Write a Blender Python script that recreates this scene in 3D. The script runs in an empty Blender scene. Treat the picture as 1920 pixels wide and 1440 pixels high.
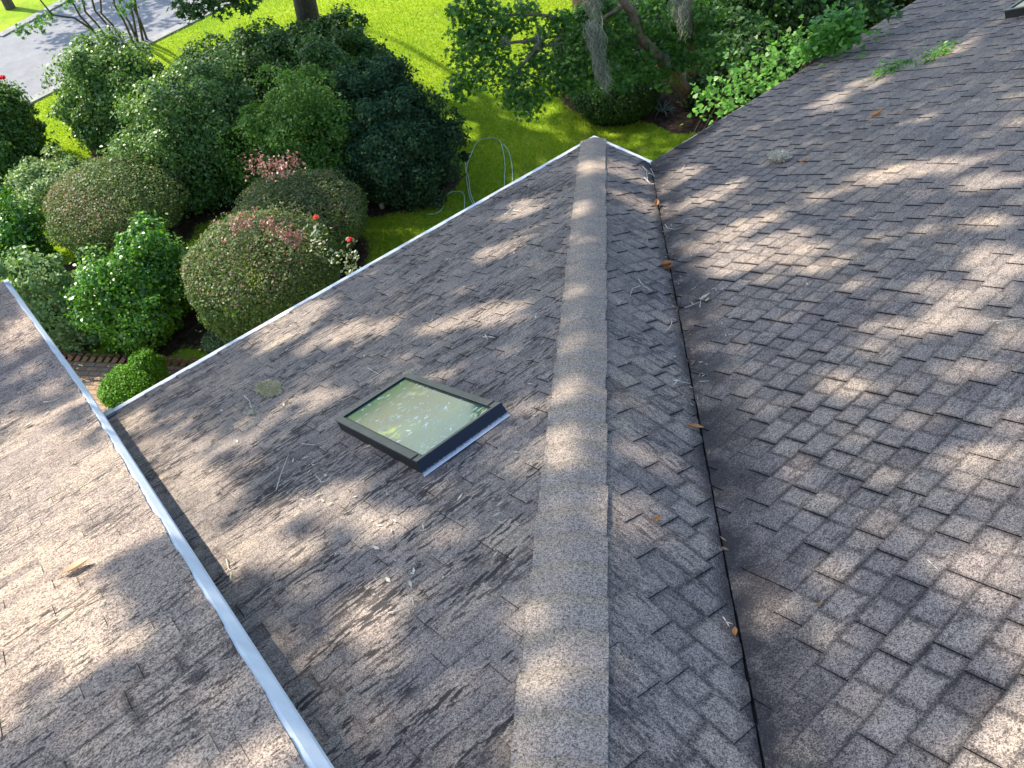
import bpy, math, random
import numpy as np
from mathutils import Vector, Matrix

random.seed(7)
RNG = np.random.default_rng(11)
SC = bpy.context.scene
COL = SC.collection
T = 0.4294388            # roof pitch, rise over run
TH = math.atan(T); CT = math.cos(TH); ST = math.sin(TH)
EXPO = 0.151             # shingle exposure
ZG = -2.8                # garden level; roof eaves are at 0
SUN = np.array([-0.24, 0.62, 0.745]); SUN = SUN / np.linalg.norm(SUN)

# ------------------------------------------------------------------ camera
CAM = np.array([-7.134745, -7.460490, 5.751745]); FPX = 1586.21
ROT = np.array([[0.749, -0.653, -0.109], [-0.522, -0.482, -0.704], [0.407, 0.584, -0.702]])
def _rodr(v):
    th = np.linalg.norm(v); k = v/th
    K = np.array([[0, -k[2], k[1]], [k[2], 0, -k[0]], [-k[1], k[0], 0]])
    return np.eye(3)+math.sin(th)*K+(1-math.cos(th))*K@K
_f = np.array([1, 1, -1.3]); _f = _f/np.linalg.norm(_f)
_r = np.cross(_f, [0, 0, 1]); _r = _r/np.linalg.norm(_r); _u = np.cross(_r, _f)
ROT = _rodr(np.array([0.04444503, 0.12465454, -0.03165730])) @ np.array([_r, -_u, _f])
cam_d = bpy.data.cameras.new('camera'); cam = bpy.data.objects.new('camera', cam_d); COL.objects.link(cam)
m3 = np.array([ROT[0], -ROT[1], -ROT[2]]).T
M4 = Matrix.Identity(4)
for i in range(3):
    for j in range(3): M4[i][j] = m3[i, j]
    M4[i][3] = CAM[i]
cam.matrix_world = M4
cam_d.sensor_width = 36; cam_d.lens = 36*FPX/1920; cam_d.clip_start = 0.05; cam_d.clip_end = 3000
SC.camera = cam

def ray(u, v):
    return np.array([(u-960)/FPX, (v-720)/FPX, 1.0]) @ ROT
def px(u, v, dist):
    d = ray(u, v); return CAM + d/np.linalg.norm(d)*dist
def hit(u, v, n, c):
    d = ray(u, v); n = np.array(n, float); return CAM + d*((c-n@CAM)/(n@d))
def ground(u, v, z=ZG): return hit(u, v, (0, 0, 1), z)
def proj(X):
    q = (np.atleast_2d(X)-CAM) @ ROT.T
    return np.c_[960+FPX*q[:, 0]/q[:, 2], 720+FPX*q[:, 1]/q[:, 2], q[:, 2]]

# ------------------------------------------------------------------ objects
def tag(o, label=None, cat=None, group=None, kind=None):
    if label: o['label'] = label
    if cat: o['category'] = cat
    if group: o['group'] = group
    if kind: o['kind'] = kind
    return o
def thing(name, loc, label, cat, group=None):
    o = bpy.data.objects.new(name, None); COL.objects.link(o); o.location = [float(q) for q in loc]
    o.empty_display_size = 0.1
    return tag(o, label, cat, group)
def link(name, me, parent=None):
    o = bpy.data.objects.new(name, me); COL.objects.link(o)
    if parent is not None:
        o.parent = parent
        o.matrix_parent_inverse = Matrix.Translation(-Vector(parent.location)) if parent.parent is None else Matrix.Translation(-Vector(parent.location))
    return o

class MB:
    """polygon collector: vertices are not shared, so faces stay crisp"""
    def __init__(s): s.v = []; s.f = []; s.m = []; s.uv = []; s.t = []; s.d = []; s.c = []
    def poly(s, pts, mat=0, uv=None, tone=0.5, dirt=None, cell=None):
        k = len(s.v); n = len(pts)
        s.v.extend([tuple(float(q) for q in a) for a in pts]); s.f.append(tuple(range(k, k+n))); s.m.append(mat)
        s.uv.extend(uv if uv is not None else [(a[0], a[1]) for a in pts])
        s.c.extend(cell if cell is not None else [(.5, .5)]*n); s.d.extend(dirt if dirt is not None else [0.0]*n); s.t.append(tone)
    def box(s, c, hx, hy, hz, ax=None, mat=0, tone=.5):
        ax = np.eye(3) if ax is None else np.array(ax); c = np.array(c, float)
        P = lambda i, j, k: c+ax[0]*hx*i+ax[1]*hy*j+ax[2]*hz*k
        for a in ([(-1,-1,1),(1,-1,1),(1,1,1),(-1,1,1)], [(-1,-1,-1),(-1,1,-1),(1,1,-1),(1,-1,-1)], [(-1,-1,-1),(1,-1,-1),(1,-1,1),(-1,-1,1)],
                  [(1,1,-1),(-1,1,-1),(-1,1,1),(1,1,1)], [(1,-1,-1),(1,1,-1),(1,1,1),(1,-1,1)], [(-1,1,-1),(-1,-1,-1),(-1,-1,1),(-1,1,1)]):
            s.poly([P(*q) for q in a], mat, [((P(*q)-c)@ax[0]+(P(*q)-c)@ax[2]*.3, (P(*q)-c)@ax[1]+(P(*q)-c)@ax[2]) for q in a], tone)
    def tube(s, pts, rad, n=6, mat=0, tone=.5):
        pts = [np.array(p, float) for p in pts]
        rad = [rad]*len(pts) if not hasattr(rad, '__len__') else rad
        rings = []
        for i, p in enumerate(pts):
            d = pts[min(i+1, len(pts)-1)]-pts[max(i-1, 0)]; d = d/(np.linalg.norm(d)+1e-9)
            a = np.cross(d, [0.31, 0.2, 0.93]); a = a/(np.linalg.norm(a)+1e-9); b = np.cross(d, a)
            rings.append([p+rad[i]*(math.cos(2*math.pi*k/n)*a+math.sin(2*math.pi*k/n)*b) for k in range(n)])
        L = 0
        for i in range(len(pts)-1):
            L2 = L+np.linalg.norm(pts[i+1]-pts[i])
            for k in range(n):
                k2 = (k+1) % n
                s.poly([rings[i][k], rings[i][k2], rings[i+1][k2], rings[i+1][k]], mat,
                       [(k/n, L), ((k+1)/n, L), ((k+1)/n, L2), (k/n, L2)], tone)
            L = L2
        s.poly(rings[0][::-1], mat, None, tone); s.poly(rings[-1], mat, None, tone)
    def build(s, name, mats, parent=None, weld=False, smooth=False):
        me = bpy.data.meshes.new(name); me.from_pydata(s.v, [], s.f)
        for m in (mats if isinstance(mats, (list, tuple)) else [mats]): me.materials.append(m)
        me.polygons.foreach_set('material_index', np.array(s.m, dtype=np.int32))
        ul = me.uv_layers.new(name='UVMap'); ul.data.foreach_set('uv', np.array(s.uv, dtype=np.float32).ravel())
        ul = me.uv_layers.new(name='cell'); ul.data.foreach_set('uv', np.array(s.c, dtype=np.float32).ravel())
        at = me.attributes.new('tone', 'FLOAT', 'FACE'); at.data.foreach_set('value', np.array(s.t, dtype=np.float32))
        at = me.attributes.new('dirt', 'FLOAT', 'POINT'); at.data.foreach_set('value', np.array(s.d, dtype=np.float32))
        if weld:
            import bmesh
            bm = bmesh.new(); bm.from_mesh(me); bmesh.ops.remove_doubles(bm, verts=bm.verts, dist=1e-5); bm.to_mesh(me); bm.free()
        if smooth: me.polygons.foreach_set('use_smooth', np.array([q.material_index == 0 for q in me.polygons], dtype=bool))
        me.update()
        return link(name, me, parent)

# ------------------------------------------------------------------ materials
class NT:
    def __init__(s, name):
        s.m = bpy.data.materials.new(name); s.m.use_nodes = True; s.t = s.m.node_tree; s.t.nodes.clear()
        s.out = s.t.nodes.new('ShaderNodeOutputMaterial')
    def n(s, typ, ins=None, **kw):
        nd = s.t.nodes.new('ShaderNode'+typ)
        for k, v in kw.items(): setattr(nd, k, v)
        for k, v in (ins or {}).items():
            if isinstance(v, bpy.types.NodeSocket): s.t.links.new(v, nd.inputs[k])
            else: nd.inputs[k].default_value = v
        return nd
    def math(s, op, a, b=None, c=None, clamp=False):
        ins = {0: a}
        if b is not None: ins[1] = b
        if c is not None: ins[2] = c
        return s.n('Math', ins, operation=op, use_clamp=clamp).outputs[0]
    def ramp(s, f, stops, interp='LINEAR'):
        nd = s.n('ValToRGB', {0: f}); cr = nd.color_ramp; cr.interpolation = interp
        while len(cr.elements) < len(stops): cr.elements.new(0.5)
        for e, (p, c) in zip(cr.elements, stops):
            e.position = p; e.color = c if len(c) == 4 else (*c, 1)
        return nd.outputs[0]
    def mapr(s, f, a, b, c, d): return s.n('MapRange', {0: f, 1: a, 2: b, 3: c, 4: d}).outputs[0]
    def mix(s, f, a, b, blend='MIX'):
        nd = s.n('Mix', data_type='RGBA', blend_type=blend); nd.clamp_factor = True
        for k, v in ((0, f), (6, a), (7, b)):
            if isinstance(v, bpy.types.NodeSocket): s.t.links.new(v, nd.inputs[k])
            else: nd.inputs[k].default_value = v if k == 0 else (*v, 1)
        return nd.outputs[2]
    def noise(s, vec, scale, detail=3, rough=.6, dist=0):
        ins = {'Scale': scale, 'Detail': detail, 'Roughness': rough, 'Distortion': dist}
        if vec is not None: ins['Vector'] = vec
        return s.n('TexNoise', ins).outputs[0]
    def vscale(s, vec, x, y, z=1, off=(0, 0, 0)):
        return s.n('Mapping', {0: vec, 1: off, 3: (x, y, z)}).outputs[0]
    def uv(s, name='UVMap'): return s.n('UVMap', uv_map=name).outputs[0]
    def pos(s): return s.n('NewGeometry').outputs['Position']
    def obj(s): return s.n('TexCoord').outputs['Object']
    def attr(s, name): return s.n('Attribute', attribute_name=name).outputs['Fac']
    def bsdf(s, col, rough=.8, spec=.3, bump=None, bs=.3, bd=.01, **kw):
        ins = {'Base Color': col if isinstance(col, bpy.types.NodeSocket) else (*col, 1), 'Roughness': rough, 'Specular IOR Level': spec}
        if bump is not None: ins['Normal'] = s.n('Bump', {'Strength': bs, 'Distance': bd, 'Height': bump}).outputs[0]
        ins.update(kw)
        return s.n('BsdfPrincipled', ins).outputs[0]
    def done(s, sh): s.t.links.new(sh, s.out.inputs[0]); return s.m

def simple(name, col, rough=.6, spec=.4, nscale=20, var=.15, metal=0.0):
    t = NT(name); nz = t.noise(t.obj(), nscale, 4, .6)
    lo = tuple(c*(1-var) for c in col); hi = tuple(min(1, c*(1+var)) for c in col)
    c = t.ramp(nz, [(.3, lo), (.7, hi)])
    return t.done(t.bsdf(c, rough, spec, nz, .1, .005, Metallic=metal))

def shingle_mat(name, grain, warm=(.304, .260, .213), cool=(.250, .222, .198), streak=.7, band=.5, gcon=1.0, off=0.0, sbreak=.49, jalg=.3):
    t = NT(name); uv = t.uv()
    uv = t.vscale(uv, 1, 1, 1, (off, off*.37, 0))
    sep = t.n('SeparateXYZ', {0: uv})
    blotch = t.noise(uv, .9, 3, .55)
    col = t.mix(t.mapr(blotch, .38, .62, 0, 1), cool, warm)
    tone = t.attr('tone')
    col = t.mix(1.0, col, t.ramp(tone, [(0, (.58, .56, .59)), (.33, (.84, .82, .85)), (.66, (1.03, 1.0, 1.0)), (1, (1.22, 1.16, 1.09))]), 'MULTIPLY')
    # worn streaks that follow the courses
    s1 = t.noise(t.vscale(uv, 11, 42), 1, 2, .5, 0)
    s2 = t.noise(t.vscale(uv, 1.1, 9), 1, 3, .5)
    big = t.mapr(t.noise(uv, 1.7, 2, .5), .35, .65, -.10, .07)
    sm = t.mapr(t.math('ADD', s1, big), sbreak-.015, sbreak-.085, 0, 1)
    sm = t.math('MULTIPLY', t.math('MULTIPLY', sm, t.mapr(s2, .40, .60, 1, .12)), streak)
    # shade line printed at the head of each course
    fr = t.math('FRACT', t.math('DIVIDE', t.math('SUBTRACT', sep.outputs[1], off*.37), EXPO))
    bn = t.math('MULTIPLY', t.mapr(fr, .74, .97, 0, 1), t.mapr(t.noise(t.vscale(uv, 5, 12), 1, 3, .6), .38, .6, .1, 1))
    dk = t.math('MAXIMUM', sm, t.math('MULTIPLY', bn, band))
    D = t.attr('dirt'); nz = t.noise(uv, 3.2, 5, .65)
    cs = t.n('SeparateXYZ', {0: t.uv('cell')}); wj = t.math('MULTIPLY', t.math('SUBTRACT', t.noise(uv, 14, 4, .65), .5), .55)
    du = t.math('ADD', t.math('MULTIPLY', t.math('ABSOLUTE', t.math('SUBTRACT', cs.outputs[0], .5)), 2), wj)
    dv = t.math('ADD', t.math('MULTIPLY', t.math('ABSOLUTE', t.math('SUBTRACT', cs.outputs[1], .47)), 2), wj)
    joint = t.math('MAXIMUM', t.mapr(du, .70, 1.08, 0, 1), t.mapr(dv, .70, 1.02, 0, 1))
    alg = t.mapr(t.noise(t.vscale(uv, .9, .55), 1.1, 5, .6), .47, .66, 0, 1)
    amt = t.math('ADD', t.mapr(D, .08, .62, 0, .85), t.math('MULTIPLY', alg, jalg), clamp=True)
    solid = t.math('MULTIPLY', t.mapr(D, .82, 1.0, 0, 1), t.mapr(nz, .34, .56, .2, 1.15), clamp=True)
    dk = t.math('MAXIMUM', dk, t.math('MULTIPLY', t.math('MULTIPLY', joint, amt), t.mapr(nz, .3, .6, .55, 1.1)))
    dk = t.math('MAXIMUM', dk, t.math('MULTIPLY', solid, 1.0), clamp=True)
    # granules
    wv = t.n('VectorMath', {0: uv, 1: t.n('VectorMath', {0: t.n('TexNoise', {'Vector': uv, 'Scale': grain*.5, 'Detail': 1}).outputs['Color'], 1: (.004, .004, .004)}, operation='MULTIPLY').outputs[0]}, operation='ADD').outputs[0]
    v1 = t.n('SeparateColor', {0: t.n('TexVoronoi', {'Vector': wv, 'Scale': grain}, feature='F1').outputs['Color']})
    v2 = t.n('SeparateColor', {0: t.n('TexVoronoi', {'Vector': wv, 'Scale': grain*.45}, feature='F1').outputs['Color']})
    g = t.math('ADD', t.math('MULTIPLY', v1.outputs[0], .66), t.math('MULTIPLY', v2.outputs[0], .34))
    # granules lost first where the shingle is worn
    thr = t.math('ADD', g, t.math('MULTIPLY', dk, -.30*gcon))
    gm = t.ramp(thr, [(.06, (.20, .19, .20)), (.30, (.52, .51, .52)), (.52, (.98, .97, .97)), (.85, (1.62, 1.58, 1.52))])
    col = t.mix(1.0, col, t.mix(gcon, (1, 1, 1), gm), 'MULTIPLY')
    col = t.mix(t.math('MULTIPLY', dk, .82), col, (.028, .027, .030))
    return t.done(t.bsdf(col, .92, .18, g, .55, .006))

MS_L = shingle_mat('shingle_lower', 300, off=3.1, jalg=.2, streak=1.0, band=.55)
MS_M = shingle_mat('shingle_valley', 300, off=17.7, jalg=.12, streak=.55, band=.4, sbreak=.46)
MS_R = shingle_mat('shingle_main', 300, off=41.3, jalg=.16, streak=.45, band=.6, sbreak=.45)
MS_U = shingle_mat('shingle_upper', 200, jalg=.1, warm=(.318, .262, .210), cool=(.285, .244, .208), off=63.9, streak=.8, band=.15, sbreak=.45)
MS_C = shingle_mat('shingle_cap', 300, jalg=0, warm=(.345, .292, .236), cool=(.330, .286, .240), off=81.2, streak=0.0, band=0, sbreak=.42)
M_EDGE = simple('asphalt_edge', (.012, .012, .014), .9, .1, 60, .4)
M_FELT = simple('roof_felt', (.02, .02, .02), .95, .1, 30, .3)

def trim_mat(name, col, st=.75):
    t = NT(name); p = t.obj()
    d = t.mapr(t.noise(t.vscale(p, 3, 3, 3), 1.5, 7, .75), .44, .66, 0, st)
    c = t.mix(d, col, tuple(q*.55 for q in col))
    return t.done(t.bsdf(c, .6, .25, t.noise(p, 6, 3), .15, .01))
M_WHITE = trim_mat('white_painted_metal', (.74, .77, .80))
M_TRIM2 = trim_mat('white_fascia_shade_tint', (.62, .68, .76), .3)  # white metal; the blue of sky-lit shade is in this colour
M_TAN = trim_mat('tan_fascia', (.40, .35, .28))
M_GREYMET = simple('weathered_flashing', (.22, .25, .30), .5, .5, 9, .35)
M_FRAME = simple('skylight_cladding', (.095, .092, .087), .42, .5, 14, .14, .35)
M_FRAMED = simple('skylight_curb', (.016, .016, .015), .55, .4, 14, .3)

# ------------------------------------------------------------------ roof slopes
def clip(poly, fn):
    """keep the side where fn(a,s) >= 0"""
    out = []
    for i in range(len(poly)):
        p, q = poly[i], poly[(i+1) % len(poly)]; a, b = fn(*p), fn(*q)
        if a >= 0: out.append(p)
        if (a >= 0) != (b >= 0):
            k = a/(a-b); out.append((p[0]+(q[0]-p[0])*k, p[1]+(q[1]-p[1])*k))
    return out

class Plane:
    def __init__(s, O, ea, es, n): s.O = np.array(O, float); s.ea = np.array(ea, float); s.es = np.array(es, float); s.n = np.array(n, float)
    def P(s, a, q, h=0): return s.O+s.ea*a+s.es*q+s.n*h
    def at(s, u, v, h=0):
        X = hit(u, v, s.n, s.n@s.O+h); return X
    def loc(s, u, v, h=0):
        X = s.at(u, v, h)-s.O; return X@s.ea, X@s.es
PL = Plane((0, 0, 0), (1, 0, 0), (0, -CT, ST), (0, ST, CT))
PM = Plane((0, 0, 0), (0, 1, 0), (-CT, 0, ST), (ST, 0, CT))
PR = Plane((0, -1, 0), (1, 0, 0), (0, -CT, ST), (0, ST, CT))
HU = 0.45
PU = Plane((0, 0.25, HU-0.25*T), (1, 0, 0), (0, -CT, ST), (0, ST, CT))
TF = 0.12; THF = math.atan(TF)
PF = Plane((0, 0.25, HU-0.25*T), (1, 0, 0), (0, -math.cos(THF), math.sin(THF)), (0, math.sin(THF), math.cos(THF)))

def shingles(mb, pl, s0, s1, a_lo, a_hi, bounds, dirtfn, seed, tooth=(.13, .30), gap=(.09, .26), holes=()):
    r = random.Random(seed)
    k0 = int(math.floor(s0/EXPO+1e-6)); k1 = int(math.ceil(s1/EXPO))
    for k in range(k0, k1):
        b, e = k*EXPO, min((k+1)*EXPO, s1)
        jit = r.uniform(-1, 1)
        a = a_lo-r.uniform(0, .4); isT = r.random() < .5
        shtone = r.random(); nextsh = a+r.uniform(.3, 1.0)
        while a < a_hi:
            w = r.uniform(*tooth) if isT else r.uniform(*gap)
            a2 = a+w
            if a > nextsh: nextsh = a+r.uniform(.6, 1.0); shtone = r.random()
            tone = min(1, max(0, .5+.34*(shtone-.5)+r.gauss(0, .13)+(.06 if isT else -.07)))
            poly = [(a, b), (a2, b), (a2, e), (a, e)]
            for fn in bounds: poly = clip(poly, lambda x, y: fn(x, y, jit)) if poly else poly
            if len(poly) >= 3:
                hb, ht = (.0145, .0088) if isT else (.0090, .0012)
                lift = r.uniform(-.001, .002)
                H = lambda s: hb+(ht-hb)*(s-b)/EXPO+lift*(1-(s-b)/EXPO)
                mb.poly([pl.P(x, y, H(y)) for x, y in poly], 0, poly, tone, [dirtfn(x, y) for x, y in poly], [((x-a)/w, (y-b)/EXPO) for x, y in poly])
                n = len(poly)
                for i in range(n):
                    p, q = poly[i], poly[(i+1) % n]
                    if abs(p[1]-e) < 1e-6 and abs(q[1]-e) < 1e-6: continue
                    isbutt = abs(p[1]-b) < 1e-6 and abs(q[1]-b) < 1e-6
                    side = abs(p[0]-q[0]) < 1e-6
                    if side and not isT: continue
                    lo = (lambda s: -.012) if not (side and not isbutt) else (lambda s: .0085*(1-(s-b)/EXPO)-.002)
                    mb.poly([pl.P(*p, lo(p[1])), pl.P(*q, lo(q[1])), pl.P(*q, H(q[1])), pl.P(*p, H(p[1]))], 1)
            a = a2; isT = (not isT) if r.random() < .86 else isT

house = thing('house', (-3, -6, ZG), 'long low house under a worn brown shingle roof with hip, valley and skylights', 'house')

# lower slope with the skylight
mb = MB(); hipc = lambda a, s: -(a+s*CT)
SX0 = -7.45
def d_L(a, s):
    return .6*math.exp(-(max(0, s)/.28)**2)+.35*math.exp(-((a+6.95)/.18)**2)
shingles(mb, PL, 0, 9.6, SX0, 0.2, [lambda a, s, j: hipc(a, s)-.02, lambda a, s, j: a-SX0], d_L, 1, tooth=(.14, .34), gap=(.12, .34))
mb.poly([PL.P(SX0, -.01, -.013), PL.P(0, -.01, -.013), PL.P(-9.6*CT, 9.6, -.013)], 2)
tag(mb.build('roof_slope', [MS_L, M_EDGE, M_FELT], house), 'streaked grey shingle slope with a skylight set in it')
# narrow slope between hip and valley
mb = MB()
def valley_d(x, y):   # plan distance across the valley line y = x - 1
    return (y-(x-1))/math.sqrt(2)
def d_M(a, s):
    x, y = -s*CT, a
    d = abs(valley_d(x, y)); return min(1, math.exp(-(d/.36)**1.2)+.2*math.exp(-(max(0, s)/.2)**2))
shingles(mb, PM, 0, 9.6, -10, 0.2, [lambda a, s, j: -(a+s*CT)-.02, lambda a, s, j: (a+1+s*CT)-.008], d_M, 2, tooth=(.12, .26), gap=(.10, .26))
mb.poly([PM.P(0, -.01, -.013), PM.P(-9.6*CT, 9.6, -.013), PM.P(-1.06-9.6*CT, 9.6, -.013), PM.P(-1.06, .0, -.013)], 2)
tag(mb.build('roof_slope', [MS_M, M_EDGE, M_FELT], house), 'narrow shingle slope between the hip and the dark valley')
# main slope on the right
RX1 = 17.0
mb = MB()
def d_R(a, s):
    x, y = a, -1-s*CT
    d = abs(valley_d(x, y)); d2 = max(0, d)
    return min(1, math.exp(-(d2/1.55)**1.15)+.42*math.exp(-(max(0, s)/.4)**2))
shingles(mb, PR, 0, 8.2, -8.2, RX1, [lambda a, s, j: a+s*CT-.009-.004*(1+j), lambda a, s, j: RX1-a], d_R, 3, tooth=(.14, .21), gap=(.11, .17))
mb.poly([PR.P(-.06, .0, -.013), PR.P(RX1, -.01, -.013), PR.P(RX1, 8.2, -.013), PR.P(-.06-8.2*CT, 8.2, -.013)], 2)
tag(mb.build('roof_slope', [MS_R, M_EDGE, M_FELT], house), 'wide main shingle slope on the far side of the valley')

# upper roof on the left: its rake edge runs down over the lower slope
A1 = PU.at(577, 1440); B1 = PU.at(184, 790)
def rake(y): return A1[0]+(B1[0]-A1[0])*(y-A1[1])/(B1[1]-A1[1])
def rake_s(s, pl): return rake(pl.P(0, s)[1])
corner = PF.at(7, 531)
BX = rake(.25)
def rakeF(y): return BX+(corner[0]-BX)*(y-.25)/(corner[1]-.25)
mb = MB()
wob = lambda s: .004+.004*math.sin(s*9.1)+.002*math.sin(s*23.7+1)
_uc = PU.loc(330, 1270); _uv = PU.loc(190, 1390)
def d_U_shade(a, s):  # dark band: algae, with tree shade put into the same dirt value
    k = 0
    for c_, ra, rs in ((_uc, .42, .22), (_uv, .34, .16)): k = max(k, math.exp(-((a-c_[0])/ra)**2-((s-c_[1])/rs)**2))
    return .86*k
shingles(mb, PU, 0, 10.5, -13, -6, [lambda a, s, j: rake_s(s, PU)-a+wob(s)+.004*j, lambda a, s, j: a+13], d_U_shade, 4, tooth=(.18, .4), gap=(.2, .5))
SF = (corner[1]-.25)/math.cos(THF)
def sh_flare():
    shingles(mb, PF, -SF, 0, -13, -6, [lambda a, s, j: rakeF(PF.P(0, s)[1])-a+wob(s)+.004*j, lambda a, s, j: a+13], d_U_shade, 5, tooth=(.18, .4), gap=(.2, .5))
sh_flare()
mb.poly([PU.P(-13, 0, -.013), PU.P(BX, 0, -.013), PU.P(rake_s(10.5, PU), 10.5, -.013), PU.P(-13, 10.5, -.013)], 2)
mb.poly([PF.P(-13, -SF, -.013), PF.P(corner[0], -SF, -.013), PF.P(BX, 0, -.013), PF.P(-13, 0, -.013)], 2)
tag(mb.build('upper_roof', [MS_U, M_EDGE, M_FELT], house), 'higher left roof in paler worn shingles')

# hip cap
HD = np.array([-1, -1, T]); HD = HD/np.linalg.norm(HD)
nL, nM = PL.n, PM.n
uL = np.cross(nL, HD); uL = uL/np.linalg.norm(uL)
if uL[0] > 0: uL = -uL
uM = np.cross(nM, HD); uM = uM/np.linalg.norm(uM)
if uM[0] < 0: uM = -uM
nh = (nL+nM); nh = nh/np.linalg.norm(nh)
mb = MB(); r = random.Random(5)
W = [-.185, -.15, -.10, -.06, -.03, 0, .03, .06, .09, .125, .152]
def capP(s, w, lift):
    side = uL if w < 0 else uM; n_ = nL if w < 0 else nM
    k = max(0, 1-abs(w)/.08)
    up = n_*(1-k)+nh*k
    if np.linalg.norm(up) > 0: up = up/np.linalg.norm(up)
    x = HD*s+side*abs(w)+up*(.0215+lift-.006*math.exp(-(w/.03)**2))
    if w > 0: x = x+nM*(.005*(w/.152)**2)
    return x
ce = .205; s = -.02
i = 0
while s < 12.5:
    jw = r.uniform(-.007, .007); jr = r.uniform(-.008, .008); tone = .55+r.uniform(-.07, .09); sk = r.uniform(-.004, .004)
    ww = [q+(jw if q == W[0] else jr if q == W[-1] else 0) for q in W]
    for j in range(len(ww)-1):
        for (sa, sb) in ((0, .5), (.5, 1)):
            l = lambda f: .0090*(1-f)
            mb.poly([capP(s+ce*sa+sk, ww[j], l(sa)), capP(s+ce*sa+sk, ww[j+1], l(sa)), capP(s+ce*sb+sk, ww[j+1], l(sb)), capP(s+ce*sb+sk, ww[j], l(sb))][::-1], 0,
                    [(ww[j], s+ce*sa), (ww[j+1], s+ce*sa), (ww[j+1], s+ce*sb), (ww[j], s+ce*sb)][::-1], tone)
        mb.poly([capP(s+sk, ww[j], .0090), capP(s+sk, ww[j+1], .0090), capP(s+sk, ww[j+1], -.002), capP(s+sk, ww[j], -.002)], 1)
    for w_ in (ww[0], ww[-1]):
        n_ = nL if w_ < 0 else nM
        p, q = capP(s+sk, w_, .006), capP(s+ce+sk, w_, 0)
        d1 = -.012 if w_ < 0 else -.007
        mb.poly([p, q, q+n_*d1, p+n_*d1], 1)
    s += ce; i += 1
tag(mb.build('hip_cap', [MS_C, M_EDGE], house, True, True), 'pale rounded row of cap shingles down the hip')

# metal edges and fascia
def strip(name, pts_a, pts_b, pts_c, mat, par, label=None, seg=1):
    mb = MB()
    for i in range(len(pts_a)-1):
        mb.poly([pts_a[i], pts_a[i+1], pts_b[i+1], pts_b[i]], 0); mb.poly([pts_b[i], pts_b[i+1], pts_c[i+1], pts_c[i]], 0)
    o = mb.build(name, mat, par)
    return tag(o, label) if label else o
r = random.Random(9)
def eave(x0, y0, x1, y1, ox, oy, wob_, mat, label, wd=.075):
    n = 60; a = []; b = []; c = []
    for i in range(n+1):
        k = i/n; x, y = x0+(x1-x0)*k, y0+(y1-y0)*k
        a.append((x-ox*.03, y-oy*.03, .0)); w = wd
        b.append((x+ox*w, y+oy*w, -.006+.0*wob_)); c.append((x+ox*w, y+oy*w, -.16))
    strip('drip_edge', a, b, c, mat, house, label)
eave(-7.0, 0.0, .075, 0.0, 0, 1, .002, M_WHITE, 'long white metal edge along the lower slope')
eave(0.0, .075, 0.0, -1.0, 1, 0, .002, M_WHITE, 'short white metal edge between hip and valley')
eave(0.075, -1.0, RX1, -1.0, 0, 1, .003, M_TAN, 'tan edge of the main slope', .03)
mb = MB(); n = 70; ya, yb = -9.3, .25
mbp = []
for i in range(n+1):
    y = ya+(yb-ya)*i/n; s_ = (.25-y)/CT; mbp.append((rake(y), y, PU.P(0, s_, -.004)[2]))
for i in range(1, 31):
    y = .25+(corner[1]-.25)*i/30; mbp.append((rakeF(y), y, PF.P(0, -(y-.25)/math.cos(THF), -.004)[2]))
prof = [(-.05, -.007), (.004, -.007), (.020, -.018), (.058, -.085), (.066, -.125), (.066, -.135), (.0, -.14)]
for i in range(len(mbp)-1):
    p, q = np.array(mbp[i]), np.array(mbp[i+1])
    for j in range(len(prof)-1):
        o1 = np.array([prof[j][0], 0, prof[j][1]]); o2 = np.array([prof[j+1][0], 0, prof[j+1][1]])
        mb.poly([p+o1, q+o1, q+o2, p+o2], 0)
tag(mb.build('drip_edge', M_TRIM2, house), 'white metal rake edge of the higher left roof, shade blue in its tint')
# end return at the low corner of the upper roof and its eave
mb = MB(); cz = PF.P(0, -SF, 0)[2]
mb.box((corner[0]-3+.066, corner[1]+.03, cz-.07), 3, .03, .07, None, 0)
tag(mb.build('fascia', M_TRIM2, house), 'white fascia along the eave of the higher roof')
# wall strip under the upper rake and grey corner flashing
mb = MB()
for i in range(len(mbp)-1):
    p, q = mbp[i], mbp[i+1]
    if q[1] <= .2:
        mb.poly([(p[0]-.02, p[1], p[2]-.12), (q[0]-.02, q[1], q[2]-.12), (q[0]-.02, q[1], -q[1]*T-.02), (p[0]-.02, p[1], -p[1]*T-.02)], 0)
tag(mb.build('wall_strip', simple('dark_siding', (.10, .11, .12), .7, .2), house), 'strip of wall under the higher rake')
mb = MB(); c0 = PL.at(203, 789, .0)
ax = [PL.ea, PL.es, PL.n]
mb.box(PL.P(-6.885, .05, .035), .075, .10, .014, ax, 0); mb.box(PL.P(-6.945, -.01, .05), .02, .12, .03, ax, 0)
mb.build('corner_flashing', M_GREYMET, house)
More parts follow.
